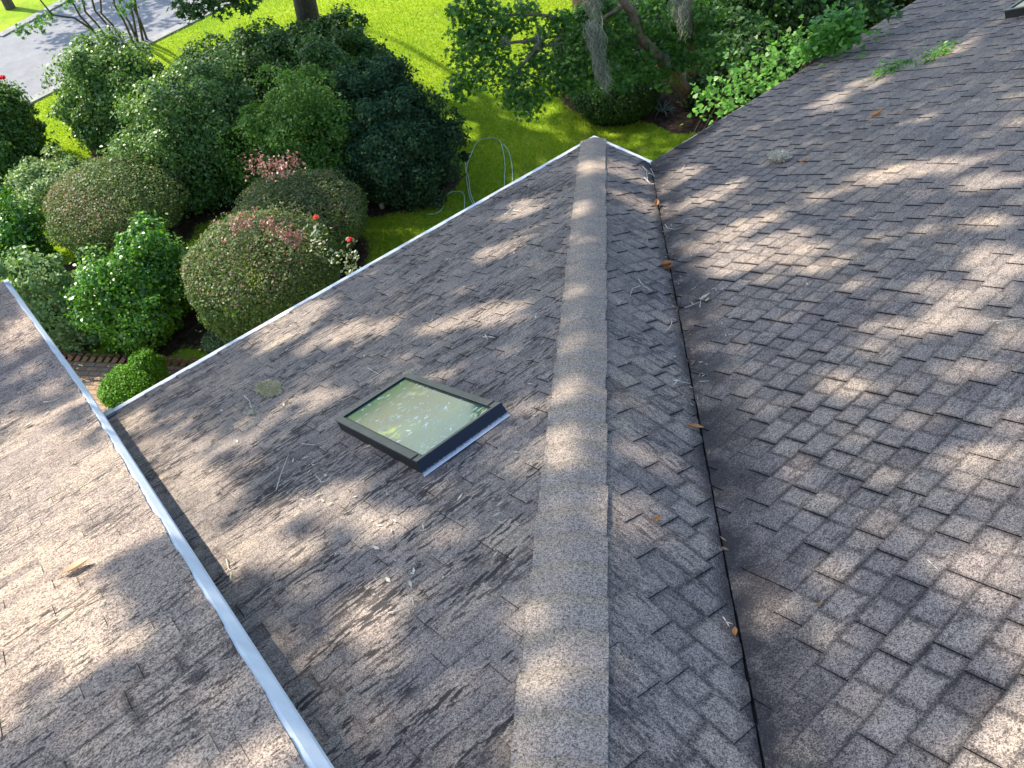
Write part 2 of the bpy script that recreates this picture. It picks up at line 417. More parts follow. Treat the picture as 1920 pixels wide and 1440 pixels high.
# walls below the eaves
def brick_mat(name, c1, c2, mortar, sc, w, h):
    t = NT(name); uv = t.uv()
    b = t.n('TexBrick', {'Vector': uv, 'Color1': (*c1, 1), 'Color2': (*c2, 1), 'Mortar': (*mortar, 1), 'Scale': sc, 'Mortar Size': .012, 'Brick Width': w, 'Row Height': h, 'Bias': .1})
    nz = t.noise(uv, 6, 5, .65)
    c = t.mix(t.mapr(nz, .35, .7, 0, .6), b.outputs[0], tuple(q*.5 for q in c1))
    return t.done(t.bsdf(c, .85, .2, b.outputs[1], .4, -.006))
M_BRICK = brick_mat('house_brick', (.22, .10, .07), (.30, .15, .10), (.30, .28, .25), 1, .21, .075)
mb = MB()
def wallq(x0, y0, x1, y1, z1=-.05):
    L = math.hypot(x1-x0, y1-y0); mb.poly([(x0, y0, ZG-.05), (x1, y1, ZG-.05), (x1, y1, z1), (x0, y0, z1)], 0, [(0, ZG), (L, ZG), (L, z1), (0, z1)])
wallq(-7.2, -.45, -.45, -.45); wallq(-.45, -.45, -.45, -1.45); wallq(-.45, -1.45, RX1-.4, -1.45)
wallq(-7.2, .2, -7.2, -.45)
mb.build('wall', M_BRICK, house)
mb = MB()
mb.poly([(-7.0, .07, -.165), (.07, .07, -.165), (.07, -.45, -.165), (-7.0, -.45, -.165)], 0)
mb.poly([(-.45, .07, -.168), (.07, .07, -.168), (.07, -1.0, -.168), (-.45, -1.0, -.168)], 0)
mb.poly([(-.45, -.97, -.171), (RX1, -.97, -.171), (RX1, -1.45, -.171), (-.45, -1.45, -.171)], 0)
mb.build('soffit', M_WHITE, house)

# ------------------------------------------------------------------ skylights
def glass_mat():
    t = NT('skylight_glass'); p = t.uv()
    n1 = t.noise(p, 2.6, 4, .6)
    base = t.ramp(n1, [(.3, (.035, .12, .090)), (.52, (.062, .140, .098)), (.72, (.10, .165, .072))])  # green reflection of sky and trees put into the pane colour
    pol = t.mapr(t.noise(t.vscale(p, 1, 1, 1, (4.2, 1.7, 0)), 5.5, 5, .75, .8), .56, .64, 0, .9)
    pol = t.math('MULTIPLY', pol, t.mapr(t.noise(p, 2.1, 2, .5), .46, .56, 0, 1))
    base = t.mix(pol, base, (.38, .48, .07))  # yellow green blotches: pollen, plus reflection painted in
    def scraps(rot, sx, sy, thr, nsc, lo, off):
        q = t.n('Mapping', {0: p, 1: (off, off*.7, 0), 2: (0, 0, rot), 3: (sx, sy, 1)}).outputs[0]
        q = t.n('VectorMath', {0: q, 1: t.n('VectorMath', {0: t.n('TexNoise', {'Vector': p, 'Scale': 16, 'Detail': 2}).outputs['Color'], 1: (.9, .9, 0)}, operation='MULTIPLY').outputs[0]}, operation='ADD').outputs[0]
        f = t.n('TexVoronoi', {'Vector': q, 'Scale': 1.0, 'Randomness': 1.0}, feature='F1').outputs[0]
        return t.math('MULTIPLY', t.mapr(f, thr, thr-.07, 0, 1), t.mapr(t.noise(p, nsc, 3, .6), lo, lo+.05, 0, 1))
    wh = t.math('MAXIMUM', scraps(.75, 10, 26, .30, 4.2, .45, 0), scraps(-.5, 14, 30, .28, 5.0, .47, 3.3))
    base = t.mix(t.math('MULTIPLY', wh, .85), base, (.52, .58, .44))
    drop = t.mapr(t.noise(t.vscale(p, 1, 1, 1, (9.1, 3.3, 0)), 7.0, 5, .68, 1.6), .635, .655, 0, 1)
    base = t.mix(t.math('MULTIPLY', drop, .9), base, (.84, .86, .82))
    rough = t.math('ADD', .06, t.math('MULTIPLY', t.math('MAXIMUM', wh, drop), .6))
    return t.done(t.bsdf(base, rough, .42, n1, .02, .01))
M_GLASS = glass_mat()
def apron_mat():
    t = NT('head_flashing'); uv = t.uv(); sp = t.n('SeparateXYZ', {0: uv})
    e = t.math('ADD', sp.outputs[1], t.math('MULTIPLY', t.math('SUBTRACT', t.noise(t.vscale(uv, 60, 60), 1, 4, .8), .5), .09))
    k = t.mapr(e, .052, .018, 0, 1)
    c = t.mix(k, (.022, .026, .040), (.60, .62, .64))
    return t.done(t.bsdf(c, .6, .3, t.noise(uv, 30, 4), .1, .004))
M_APRON = apron_mat()

def skylight(pl, a0, a1, s0, s1, hs, apron, label):
    fw = .052; root_mb = MB(); P = pl.P; r_ = random.Random(3)
    # cladding ring on top, curb sides
    fb = .042; fh = .018
    ring = [(a0, a1, s0, s0+fb), (a0, a1, s1-fh, s1), (a0, a0+fw, s0+fb, s1-fh), (a1-fw, a1, s0+fb, s1-fh)]
    for (x0, x1, y0, y1) in ring:
        root_mb.poly([P(x0, y0, hs), P(x1, y0, hs), P(x1, y1, hs), P(x0, y1, hs)], 0)
    ia0, ia1, is0, is1 = a0+fw, a1-fw, s0+fb, s1-fh
    for (x0, y0, x1, y1) in ((ia0, is0, ia1, is0), (ia1, is0, ia1, is1), (ia1, is1, ia0, is1), (ia0, is1, ia0, is0)):
        root_mb.poly([P(x0, y0, hs), P(x1, y1, hs), P(x1, y1, hs-.02), P(x0, y0, hs-.02)], 1)
    for (x0, y0, x1, y1) in ((a0, s0, a1, s0), (a1, s0, a1, s1), (a1, s1, a0, s1), (a0, s1, a0, s0)):
        root_mb.poly([P(x0, y0, hs-.012), P(x1, y1, hs-.012), P(x1, y1, hs), P(x0, y0, hs)], 0)
    g = .006
    for (x0, y0, x1, y1) in ((a0+g, s0+g, a1-g, s0+g), (a1-g, s0+g, a1-g, s1-g), (a1-g, s1-g, a0+g, s1-g), (a0+g, s1-g, a0+g, s0+g)):
        root_mb.poly([P(x0, y0, -.01), P(x1, y1, -.01), P(x1, y1, hs-.010), P(x0, y0, hs-.010)], 1)
    # lower step seams near the head end
    for x0 in (a0-.004, a1-fw+.002):
        root_mb.box(P(x0+fw/2, s1-.075, hs+.002), fw/2, .004, .003, [pl.ea, pl.es, pl.n], 1)
    sk = root_mb.build('skylight', [M_FRAME, M_FRAMED], house); tag(sk, label)
    m = MB(); m.poly([P(ia0, is0, hs-.012), P(ia1, is0, hs-.012), P(ia1, is1, hs-.012), P(ia0, is1, hs-.012)], 0, [(ia0-a0, is0-s0), (ia1-a0, is0-s0), (ia1-a0, is1-s0), (ia0-a0, is1-s0)])
    o = m.build('pane', M_GLASS); o.parent = sk
    # dark gasket
    m = MB(); gw = .012
    for (x0, x1, y0, y1) in [(ia0, ia1, is0, is0+gw), (ia0, ia1, is1-gw, is1), (ia0, ia0+gw, is0+gw, is1-gw), (ia1-gw, ia1, is0+gw, is1-gw)]:
        m.poly([P(x0, y0, hs-.008), P(x1, y0, hs-.008), P(x1, y1, hs-.008), P(x0, y1, hs-.008)], 0)
    o = m.build('gasket', M_FRAMED); o.parent = sk
    m = MB()
    q = [P(a0-.012, s1+apron, .02), P(a1+.012, s1+apron, .02), P(a1+.004, s1+.004, hs+.008), P(a0-.004, s1+.004, hs+.008)]
    W_ = a1-a0
    m.poly(q, 0, [(0, 0), (W_, 0), (W_, .2), (0, .2)])
    m.poly([P(a0-.004, s1+.004, hs+.008), P(a1+.004, s1+.004, hs+.008), P(a1+.004, s1-.02, hs+.008), P(a0-.004, s1-.02, hs+.008)], 1)
    m.poly([P(a0-.012, s1+apron, .02), P(a0-.004, s1+.004, hs+.008), P(a0-.004, s1+.004, 0)], 1); m.poly([P(a1+.012, s1+apron, .02), P(a1+.004, s1+.004, 0), P(a1+.004, s1+.004, hs+.008)], 1)
    m.poly([P(a0-.014, s1+apron-.004, .0205), P(a1+.014, s1+apron-.004, .0205), P(a1+.014, s1+apron+.008, .0195), P(a0-.014, s1+apron+.008, .0195)], 0, [(0, 0)]*4)
    o = m.build('flashing', [M_APRON, M_FRAME]); o.parent = sk
    return sk
HS = .105
cs = [PL.loc(u, v, HS) for u, v in ((628, 787), (765, 697), (934, 757), (785, 868))]
a0 = (cs[0][0]+cs[3][0])/2; a1 = (cs[1][0]+cs[2][0])/2; s0 = (cs[0][1]+cs[1][1])/2; s1 = (cs[2][1]+cs[3][1])/2
skylight(PL, a0, a1, s0, s1, HS, .03, 'square skylight with greenish littered glass in a dark frame')
ca, cs_ = PR.loc(1884, 38)
skylight(PR, ca, ca+.7, cs_, cs_+1.15, .115, .03, 'skylight at the far end of the main slope')

# ------------------------------------------------------------------ leaves
SHAPES = {
 'leaf': np.array([(0, -.5), (.30, -.12), (.24, .2), (0, .5), (-.24, .2), (-.30, -.12)]),
 'diamond': np.array([(0, -.5), (.33, 0.02), (0, .5), (-.33, 0.02)]),
 'narrow': np.array([(0, -.5), (.15, 0), (0, .5), (-.15, 0)]),
 'heart': np.array([(0, -.36), (.26, -.48), (.44, -.18), (.22, .2), (0, .52), (-.22, .2), (-.44, -.18), (-.26, -.48)]),
 'star': np.array([(0, -.5), (.12, -.22), (.46, -.3), (.26, -.02), (.5, .26), (.16, .18), (0, .55), (-.16, .18), (-.5, .26), (-.26, -.02), (-.46, -.3), (-.12, -.22)]),
 'spray': np.array([(0, -.5), (.2, -.3), (.5, -.26), (.3, 0), (.46, .32), (.12, .26), (0, .55), (-.2, .24), (-.5, .2), (-.28, -.04), (-.42, -.36), (-.14, -.26)]),
}
def unit(v): return v/(np.linalg.norm(v, axis=-1, keepdims=True)+1e-9)
def leaves(name, pos, nrm, size, shape, mat, parent, tilt=.7, aspect=1.0, rnd=None, fold=.12, droop=None):
    N = len(pos); S = SHAPES[shape]; k = len(S)
    n = unit(nrm+RNG.normal(size=(N, 3))*tilt)
    a = unit(np.cross(n, RNG.normal(size=(N, 3)))) if droop is None else unit(np.cross(n, np.cross(droop+RNG.normal(size=(N, 3))*.35, n)))
    b = np.cross(n, a)
    sz = size*RNG.uniform(.7, 1.25, N)
    V = pos[:, None, :]+sz[:, None, None]*(S[None, :, 1, None]*a[:, None, :]+S[None, :, 0, None]*aspect*b[:, None, :]
         + (fold*np.abs(S[None, :, 0, None])*2-fold*.6*(S[None, :, 1, None]*2)**2)*n[:, None, :]*.6)
    me = bpy.data.meshes.new(name)
    me.vertices.add(N*k); me.vertices.foreach_set('co', V.astype(np.float32).ravel())
    me.loops.add(N*k); me.loops.foreach_set('vertex_index', np.arange(N*k, dtype=np.int32))
    me.polygons.add(N); me.polygons.foreach_set('loop_start', np.arange(0, N*k, k, dtype=np.int32))
    me.update(calc_edges=True)
    at = me.attributes.new('tone', 'FLOAT', 'FACE')
    at.data.foreach_set('value', (RNG.random(N) if rnd is None else rnd).astype(np.float32))
    me.materials.append(mat); me.validate()
    return link(name, me, parent)

def leaf_mat(name, cols, rough=.45, spec=.45, trans=.3, tcol=None):
    t = NT(name); f = t.attr('tone')
    n = len(cols); c = t.ramp(f, [(i/(n-1), q) for i, q in enumerate(cols)])
    b = t.bsdf(c, rough, spec)
    tc = t.mix(1.0, c, tcol or (1.5, 1.6, .6), 'MULTIPLY')
    tr = t.n('BsdfTranslucent', {'Color': tc}).outputs[0]
    return t.done(t.n('MixShader', {0: trans, 1: b, 2: tr}).outputs[0])

LM = dict(
 camellia=leaf_mat('camellia_leaf', [(.042, .095, .018), (.082, .165, .030), (.13, .235, .045), (.21, .31, .095)], .38, .38, .3),
 dark=leaf_mat('dark_leaf', [(.022, .060, .012), (.044, .104, .018), (.074, .155, .030)], .5, .25, .28),
 azalea=leaf_mat('azalea_leaf', [(.060, .135, .022), (.10, .20, .032), (.155, .28, .050)], .5, .22, .36),
 juniper=leaf_mat('juniper_spray', [(.022, .058, .026), (.038, .088, .038), (.058, .122, .050)], .7, .15, .15),
 loro=leaf_mat('fringe_flower_leaf', [(.052, .108, .030), (.088, .155, .044), (.145, .172, .072), (.235, .130, .108)], .46, .25, .3),
 loropink=leaf_mat('fringe_flower_shoot', [(.20, .085, .075), (.33, .17, .14), (.46, .29, .24)], .4, .35, .3, (1.2, .9, .8)),
 gardenia=leaf_mat('gardenia_leaf', [(.026, .100, .010), (.055, .170, .014), (.10, .255, .022), (.20, .37, .03)], .30, .5, .28),
 pale=leaf_mat('pale_variegated_leaf', [(.085, .165, .060), (.15, .24, .095), (.23, .32, .14), (.36, .41, .21)], .45, .3, .3),
 boxwood=leaf_mat('boxwood_leaf', [(.035, .11, .008), (.10, .25, .014), (.17, .36, .022)], .5, .3, .35),
 sweet=leaf_mat('lobed_leaf', [(.030, .098, .018), (.058, .160, .024), (.110, .240, .036)], .45, .35, .45),
 woods=leaf_mat('undergrowth_leaf', [(.018, .052, .012), (.035, .095, .018), (.065, .150, .028), (.11, .22, .042)], .48, .3, .35),
 vine=leaf_mat('vine_leaf', [(.070, .190, .030), (.105, .270, .038), (.16, .35, .05)], .45, .35, .4),
 oak=leaf_mat('oak_leaf', [(.03, .07, .02), (.05, .11, .03)], .5, .4, .1),
 rose=leaf_mat('rose_leaf', [(.10, .17, .07), (.22, .28, .14), (.42, .46, .30)], .4, .4, .3),
)
def bark_mat(name, c1, c2):
    t = NT(name); p = t.obj(); nz = t.noise(t.vscale(p, 14, 14, 3), 1.2, 6, .7)
    return t.done(t.bsdf(t.ramp(nz, [(.3, c1), (.7, c2)]), .9, .2, nz, .6, .03))
M_BARK = bark_mat('bark', (.045, .036, .028), (.13, .105, .08))
M_BARK2 = bark_mat('smooth_bark', (.10, .075, .055), (.24, .18, .13))
M_STEM = simple('twig_stem', (.10, .075, .05), .8, .2, 30, .3)

def sphere(n): return unit(RNG.normal(size=(n, 3)))
def dome_points(lobe, n, bump=.06, depth=.12, lumps=26, lump_amp=.0):
    gx, gy, r_, rz = lobe[:4]; c = np.array([gx, gy, ZG+(lobe[4] if len(lobe) > 4 else .75)*rz])
    d = sphere(int(n*1.45)); d = d[(c[2]+d[:, 2]*rz) > ZG+.02][:n]
    L = sphere(lumps); dots = d@L.T
    f = 1+lump_amp*(np.max(np.exp((dots-1)*9), axis=1)-.55)+bump*(np.max(np.exp((d@sphere(60).T-1)*40), axis=1)-.5)
    f = f*(1-np.abs(RNG.normal(size=len(d)))*depth*.5)
    f = f*(1+RNG.uniform(.02, .10, len(d))*(RNG.random(len(d)) < .05))
    R = np.array([r_, r_, rz]); pos = c+d*R*f[:, None]
    pos[:, 2] = np.maximum(pos[:, 2], ZG+.02)
    return pos, unit(d/R), d
def stems(mb, base, top_pts, rad):
    for p in top_pts:
        b = base+np.array([random.uniform(-.12, .12), random.uniform(-.12, .12), 0])
        m = b+(p-b)*.5+np.array([random.uniform(-.1, .1), random.uniform(-.1, .1), .1])
        mb.tube([b, b+(m-b)*.5, m, p], [rad, rad*.8, rad*.6, rad*.3], 5)
def shrub(name, label, cat, lobes, mat, leaf, shape='leaf', n=9000, clump=0, clump_r=.32, bump=.06, depth=.14, amp=.1, tilt=.7, aspect=1.0, group=None, tonefn=None):
    base = np.array([np.mean([l[0] for l in lobes]), np.mean([l[1] for l in lobes]), ZG])
    root = thing(name, base, label, cat, group)
    PP = []; NN = []; DD = []
    for l in lobes:
        if clump:
            cp, cn, cd = dome_points(l, clump*4//10, .05, .25, 20, .18)
            for _ in range(6):
                aa = random.uniform(0, 6.28); of = l[2]*random.uniform(.3, .62)
                c2 = dome_points((l[0]+of*math.cos(aa), l[1]+of*math.sin(aa), l[2]*random.uniform(.42, .6), l[3]*random.uniform(.72, 1.02)), clump//10, .05, .3, 12, .2)
                cp = np.concatenate([cp, c2[0]]); cn = np.concatenate([cn, c2[1]])
            per = n//clump
            for q, nn in zip(cp, cn):
                rr = clump_r*random.uniform(.4, 1.35); d = sphere(per)
                d = d+nn*.55; d = unit(d)
                ff = RNG.uniform(.3, 1, per)**.5*(1+.28*np.abs(RNG.normal(size=per))*(RNG.random(per) < .3))
                P_ = q-nn*rr*.5+d*ff[:, None]*rr*np.array([1, 1, .8])
                PP.append(P_); NN.append(unit(d+nn*.4+np.array([0, 0, .35])))
            p2, n2, _ = dome_points((l[0], l[1], l[2]*.84, l[3]*.84), n//2, .05, .3, 20, .15)
            PP.append(p2); NN.append(n2)
        else:
            p1, n1, d1 = dome_points(l, n, bump, depth, 26, amp)
            PP.append(p1); NN.append(n1)
            p2, n2, _ = dome_points((l[0], l[1], l[2]*.88, l[3]*.88)+((l[4]*1.136,) if len(l) > 4 else ()), n//2, bump, .4, 26, amp)
            PP.append(p2); NN.append(n2)
    P_ = np.concatenate(PP); N_ = np.concatenate(NN); P_[:, 2] = np.maximum(P_[:, 2], ZG+.03)
    rnd = RNG.random(len(P_))
    if tonefn is not None: rnd = tonefn(P_, rnd)
    leaves('foliage', P_, N_+np.array([0, 0, .25]), leaf, shape, mat, root, tilt, aspect, rnd)
    mb = MB(); tops = []
    for l in lobes:
        for _ in range(5):
            d = sphere(1)[0]; d[2] = abs(d[2]); tops.append(np.array([l[0], l[1], ZG+.75*l[3]])+d*np.array([l[2], l[2], l[3]])*.8)
    stems(mb, base, tops, .028); mb.build('stem', M_STEM, root)
    return root
# ------------------------------------------------------------------ shrubs near the house
def top_pink(zc):
    return lambda P_, r_: np.clip(r_*.72+.35*(P_[:, 2] > zc)*RNG.random(len(P_)), 0, 1)
LOBES = dict(A=(-4.56, 7.74, 1.25, .70, 1.25), B=(-2.57, 4.5, 1.17, .73, 1.25), C=(-3.85, 3.37, 1.20, .87, 1.25), D1=(-5.52, 4.86, .84, 1.08), D2=(-4.88, 5.1, .54, 1.07),
 E=(-6.50, 5.80, .68, 1.04), F=(-6.28, 8.75, .61, .85), G=(-4.96, 10.59, 1.02, .54), H=(-5.03, 12.82, .76, 1.15), I1=(-6.3, 3.62, .43, .33), I2=(-5.93, 3.75, .27, .36),
 J=(-4.79, 3.83, .26, .12), K1=(-2.93, 11.73, 1.24, 1.42), K2=(-2.9, 8.43, 1.39, 1.32), K3=(-.07, 11.24, 1.69, .89), K4=(-1.12, 6.58, 1.42, 1.34), K5=(-.04, 5.44, 1.30, 1.10),
 K6=(-1.25, 6.2, 1.1, .62), K7=(1.17, 8.77, 1.0, 1.2), N=(4.63, 4.14, .92, .49), N2=(5.39, 5.72, .78, .67))
LB = LOBES
DG = 'clipped dome shrubs by the house'
shrub('fringe_flower_bush', 'clipped burgundy tinged dome shrub standing farther from the roof edge, left of the other domes', 'shrub', [LB['A']], LM['loro'], .042, 'leaf', 24000, bump=.09, depth=.15, amp=.07, group=DG, tonefn=lambda P_, r_: np.clip(r_*.8+.3*np.exp(-((P_[:, 0]+5.2)/.5)**2)*np.exp(-((P_[:, 2]+1.5)/.25)**2), 0, 1))
domeB = shrub('fringe_flower_bush', 'clipped dome shrub with a tuft of pink shoots sprouting from its top', 'shrub', [LB['B']], LM['loro'], .042, 'leaf', 23000, bump=.09, depth=.15, amp=.07, group=DG, tonefn=top_pink(ZG+1.15))
domeC = shrub('fringe_flower_bush', 'clipped dome shrub with pinkish crown leaning over the white metal roof edge', 'shrub', [LB['C']], LM['loro'], .044, 'leaf', 25000, bump=.09, depth=.15, amp=.08, group=DG, tonefn=top_pink(ZG+1.35))
def shoots(root, spots, mat, L=.35, n=26):
    P_ = []; N_ = []
    mb = MB()
    for s_ in spots:
        for _ in range(n):
            d = unit(np.array([random.gauss(0, .35), random.gauss(0, .35), 1.0])); ln = L*random.uniform(.5, 1.1)
            b = s_+np.array([random.gauss(0, .10), random.gauss(0, .10), -.06])
            mb.tube([b, b+d*ln], [.004, .002], 4)
            for k in range(9):
                P_.append(b+d*ln*(k+1)/9+np.array([random.gauss(0, .018) for _ in range(3)])); N_.append(d+np.array([random.gauss(0, .8) for _ in range(3)]))
    leaves('foliage', np.array(P_), np.array(N_), .045, 'diamond', mat, root, .5)
shoots(domeB, [np.array(px(u, v, 13.3)) for u, v in ((478, 318), (500, 316), (528, 318), (552, 310), (520, 330))], LM['loropink'], .30, 10)
shoots(domeC, [np.array(px(u, v, 12.3)) for u, v in ((470, 412), (510, 420), (535, 440), (560, 450), (440, 420))], LM['loropink'], .16, 12)
shrub('gardenia_bush', 'glossy bright green rounded shrub beside the brick walk', 'shrub', [LB['D1'], LB['D2']], LM['gardenia'], .062, 'leaf', 9500, clump=90, clump_r=.2, tilt=.55)
shrub('pittosporum_bush', 'pale grey green variegated shrub beside the higher left roof', 'shrub', [LB['E']], LM['pale'], .072, 'leaf', 6500, clump=60, clump_r=.19, tonefn=lambda P_, r_: r_*.75)
shrub('evergreen_shrub', 'small dark evergreen shrub left of the burgundy dome', 'shrub', [LB['F']], LM['gardenia'], .06, 'leaf', 7000, clump=50, clump_r=.2, tonefn=lambda P_, r_: r_*.5)
shrub('pittosporum_bush', 'low pale leafed shrub behind the leftmost clipped dome', 'shrub', [LB['G']], LM['pale'], .07, 'leaf', 9000, clump=60, clump_r=.24)
hb = shrub('camellia_bush', 'dark camellia by the road with a single red bloom', 'shrub', [LB['H'], (-5.6, 12.3, .7, 1.0)], LM['camellia'], .075, 'leaf', 11000, clump=60, clump_r=.28, tonefn=lambda P_, r_: r_*.7)
shrub('boxwood', 'small bright lime green boxwood ball on the brick walk', 'shrub', [LB['I1'], LB['I2']], LM['boxwood'], .034, 'leaf', 8000, bump=.10, depth=.16, amp=.14)
shrub('ground_plant', 'tiny pale leafed plant under the clipped dome by the roof edge', 'plant', [LB['J'], (-4.6, 3.9, .22, .22)], LM['pale'], .05, 'leaf', 1500, bump=.2, depth=.3)
shrub('camellia_bush', 'tall glossy camellia with sunlit sprays near the road', 'shrub', [LB['K1']], LM['camellia'], .070, 'leaf', 34000, clump=130, clump_r=.32)
shrub('camellia_bush', 'wide glossy camellia in front of the taller one, behind the clipped domes', 'shrub', [LB['K2'], (-1.9, 9.3, 1.0, 1.25)], LM['camellia'], .070, 'leaf', 34000, clump=130, clump_r=.32)
shrub('holly_bush', 'dark spreading shrub around the foot of the leaning tree trunk', 'shrub', [LB['K3'], (.9, 10.4, .9, .85)], LM['dark'], .075, 'spray', 24000, clump=110, clump_r=.32)
shrub('azalea_bush', 'mid green azalea in the middle of the shrub border', 'shrub', [LB['K4'], LB['K6']], LM['azalea'], .065, 'leaf', 20000, clump=110, clump_r=.3)
shrub('juniper_bush', 'dark blue green juniper at the lawn end of the shrub border', 'shrub', [LB['K5'], (.35, 6.3, 1.0, 1.2)], LM['juniper'], .055, 'spray', 42000, clump=150, clump_r=.25, tilt=.9)
shrub('azalea_bush', 'rounded dark azalea behind the juniper by the sunny lawn', 'shrub', [LB['K7'], (.3, 7.9, .9, 1.25)], LM['dark'], .085, 'leaf', 14000, clump=80, clump_r=.3)
shrub('holly_bush', 'clipped dark round bush at the edge of the shaded lawn', 'shrub', [LB['N']], LM['dark'], .05, 'diamond', 20000, bump=.05, depth=.1, amp=.05)
shrub('holly_bush', 'round bush under the mossy tree, behind the darker clipped one', 'shrub', [LB['N2']], LM['dark'], .06, 'leaf', 15000, bump=.08, depth=.15, amp=.08, tonefn=lambda P_, r_: r_*.6+.4)

# rose bush with two blooms
def rosette(name, c, r_, mat, par):
    P_ = []; N_ = []
    for k in range(26):
        a = k*2.4; q = r_*(k/26)**.6
        P_.append(c+np.array([math.cos(a)*q*.8, math.sin(a)*q*.8, .5*(r_-q)])); N_.append(np.array([math.cos(a)*q/r_, math.sin(a)*q/r_, .7]))
    return leaves(name, np.array(P_), np.array(N_), r_*.9, 'leaf', mat, par, .25)
M_RED = leaf_mat('red_petal', [(.55, .012, .018), (.75, .03, .03)], .5, .3, .25, (1.2, .6, .6))
M_ORG = leaf_mat('orange_petal', [(.80, .07, .03), (.85, .13, .06)], .5, .3, .25, (1.2, .7, .6))
def rose(label, canes, cat='rose bush'):
    b = ground(canes[0][0]+8, canes[0][1]+150); root = thing('rose_bush', b, label, cat, 'rose bushes in front of the clipped dome')
    mb = MB(); P_ = []; N_ = []
    for (u, v, d, col) in canes:
        tip = px(u, v, d); base = np.array([b[0], b[1], ZG]); mid = base*.45+tip*.55+np.array([.05, .03, .1])
        pts = [base, base*.7+mid*.3, mid, tip-np.array([0, 0, .01])]
        mb.tube(pts, [.010, .009, .007, .004], 5)
        for k in range(34):
            f = random.random()**.8; q = mid*(1-f)+tip*f
            P_.append(q+np.array([random.gauss(0, .07), random.gauss(0, .07), random.gauss(0, .05)-.04])); N_.append(np.array([random.gauss(0, .5), random.gauss(0, .5), 1]))
        if col is not None: rosette('bloom', tip, .055, col, root)
    leaves('foliage', np.array(P_), np.array(N_), .06, 'leaf', LM['rose'], root, .5)
    mb.build('cane', M_STEM, root)
rose('leggy rose with a crimson bloom beside the white roof edge', [(656, 449, 12.3, M_RED), (664, 478, 12.2, None), (645, 470, 12.3, None)])
rose('leggy rose with an orange red bloom against the pink topped dome', [(592, 407, 12.7, M_ORG), (586, 432, 12.6, None), (603, 445, 12.5, None), (620, 470, 12.4, None), (578, 452, 12.6, None)])
rosette('bloom', px(3, 146, 21.6), .10, M_RED, hb)

# ------------------------------------------------------------------ right-hand undergrowth
SHADE_R = []
woods = [  # base pixel, radius, half height, material, leaf, shape, label
 ((1300, 92), 1.1, .75, 'woods', .10, 'leaf', 'dark undergrowth shrub left of the mossy leaning trunk'),
 ((1395, 150), 1.0, .72, 'woods', .11, 'heart', 'leafy shrub behind the bright vine at the roof edge'),
 ((1240, 10), 1.3, 1.3, 'woods', .10, 'leaf', 'mid green shrub under the hanging moss at the top of the garden'),
 ((1360, 20), 1.4, 1.4, 'dark', .11, 'leaf', 'deep green shrub right of the hanging moss'),
 ((1450, 70), 1.2, 1.2, 'woods', .11, 'leaf', 'broad dark shrub beside the middle of the main roof edge'),
 ((1500, 10), 1.5, 1.6, 'woods', .10, 'leaf', 'tall leafy shrub behind the middle vine'),
 ((1600, 40), 1.3, 1.35, 'dark', .10, 'heart', 'dark shrub behind the vine that hangs onto the shingles'),
 ((1660, -20), 1.6, 1.9, 'woods', .105, 'heart', 'large leafed shrub above the far roof edge'),
 ((1780, -10), 1.6, 1.8, 'woods', .105, 'heart', 'large leafed shrub nearest the far skylight'),
 ((1420, -50), 1.8, 2.0, 'dark', .105, 'leaf', 'tallest dark thicket shrub at the top of the picture'),
 ((1580, -70), 1.8, 2.2, 'dark', .105, 'leaf', 'dark background shrub behind the large leafed ones'),
 ((1150, -10), .9, 1.0, 'woods', .10, 'leaf', 'shrub with sun behind it at the edge of the bright lawn'),
 ((1215, 75), 1.0, .9, 'woods', .09, 'leaf', 'low shrub behind the round bushes, under the longest moss beard'),
 ((1330, 190), .55, .5, 'woods', .09, 'leaf', 'small shrub at the nearest corner of the main roof edge'),
 ((1170, 45), .8, .9, 'dark', .09, 'leaf', 'dark shrub between the bright lawn and the moss column'),
 ((1860, -60), 1.7, 2.0, 'dark', .105, 'heart', 'dark shrub in the far corner beyond the roof'),
]
WOODL = []
for (u, v), r_, rz, mt, lf, shp, lab in woods:
    g_ = ground(u, v); WOODL.append((g_[0], max(g_[1], -1+r_+.15), r_, rz))
    shrub('undergrowth_shrub', lab, 'shrub', [WOODL[-1]], LM[mt], lf, shp, int(13000*r_), clump=int(60*r_), clump_r=.36, tilt=.6, group='undergrowth shrubs beyond the main roof')

# ------------------------------------------------------------------ trees
def tree_cluster(centers, n, rad, flat=.8):
    P_ = []; N_ = []
    for c in centers:
        rr = rad*random.uniform(.65, 1.25); d = sphere(n); f = RNG.random(n)**.5
        P_.append(np.array(c)+d*f[:, None]*rr*np.array([1, 1, flat])); N_.append(d*.5+np.array([0, 0, .9]))
    return np.concatenate(P_), np.concatenate(N_)
def curve(a, b, sag=0, n=6, wob=.05):
    a, b = np.array(a, float), np.array(b, float); L = np.linalg.norm(b-a)
    return [a+(b-a)*i/n+np.array([random.gauss(0, wob*L*.2), random.gauss(0, wob*L*.2), sag*math.sin(math.pi*i/n)*L]) if 0 < i < n else (a if i == 0 else b) for i in range(n+1)]

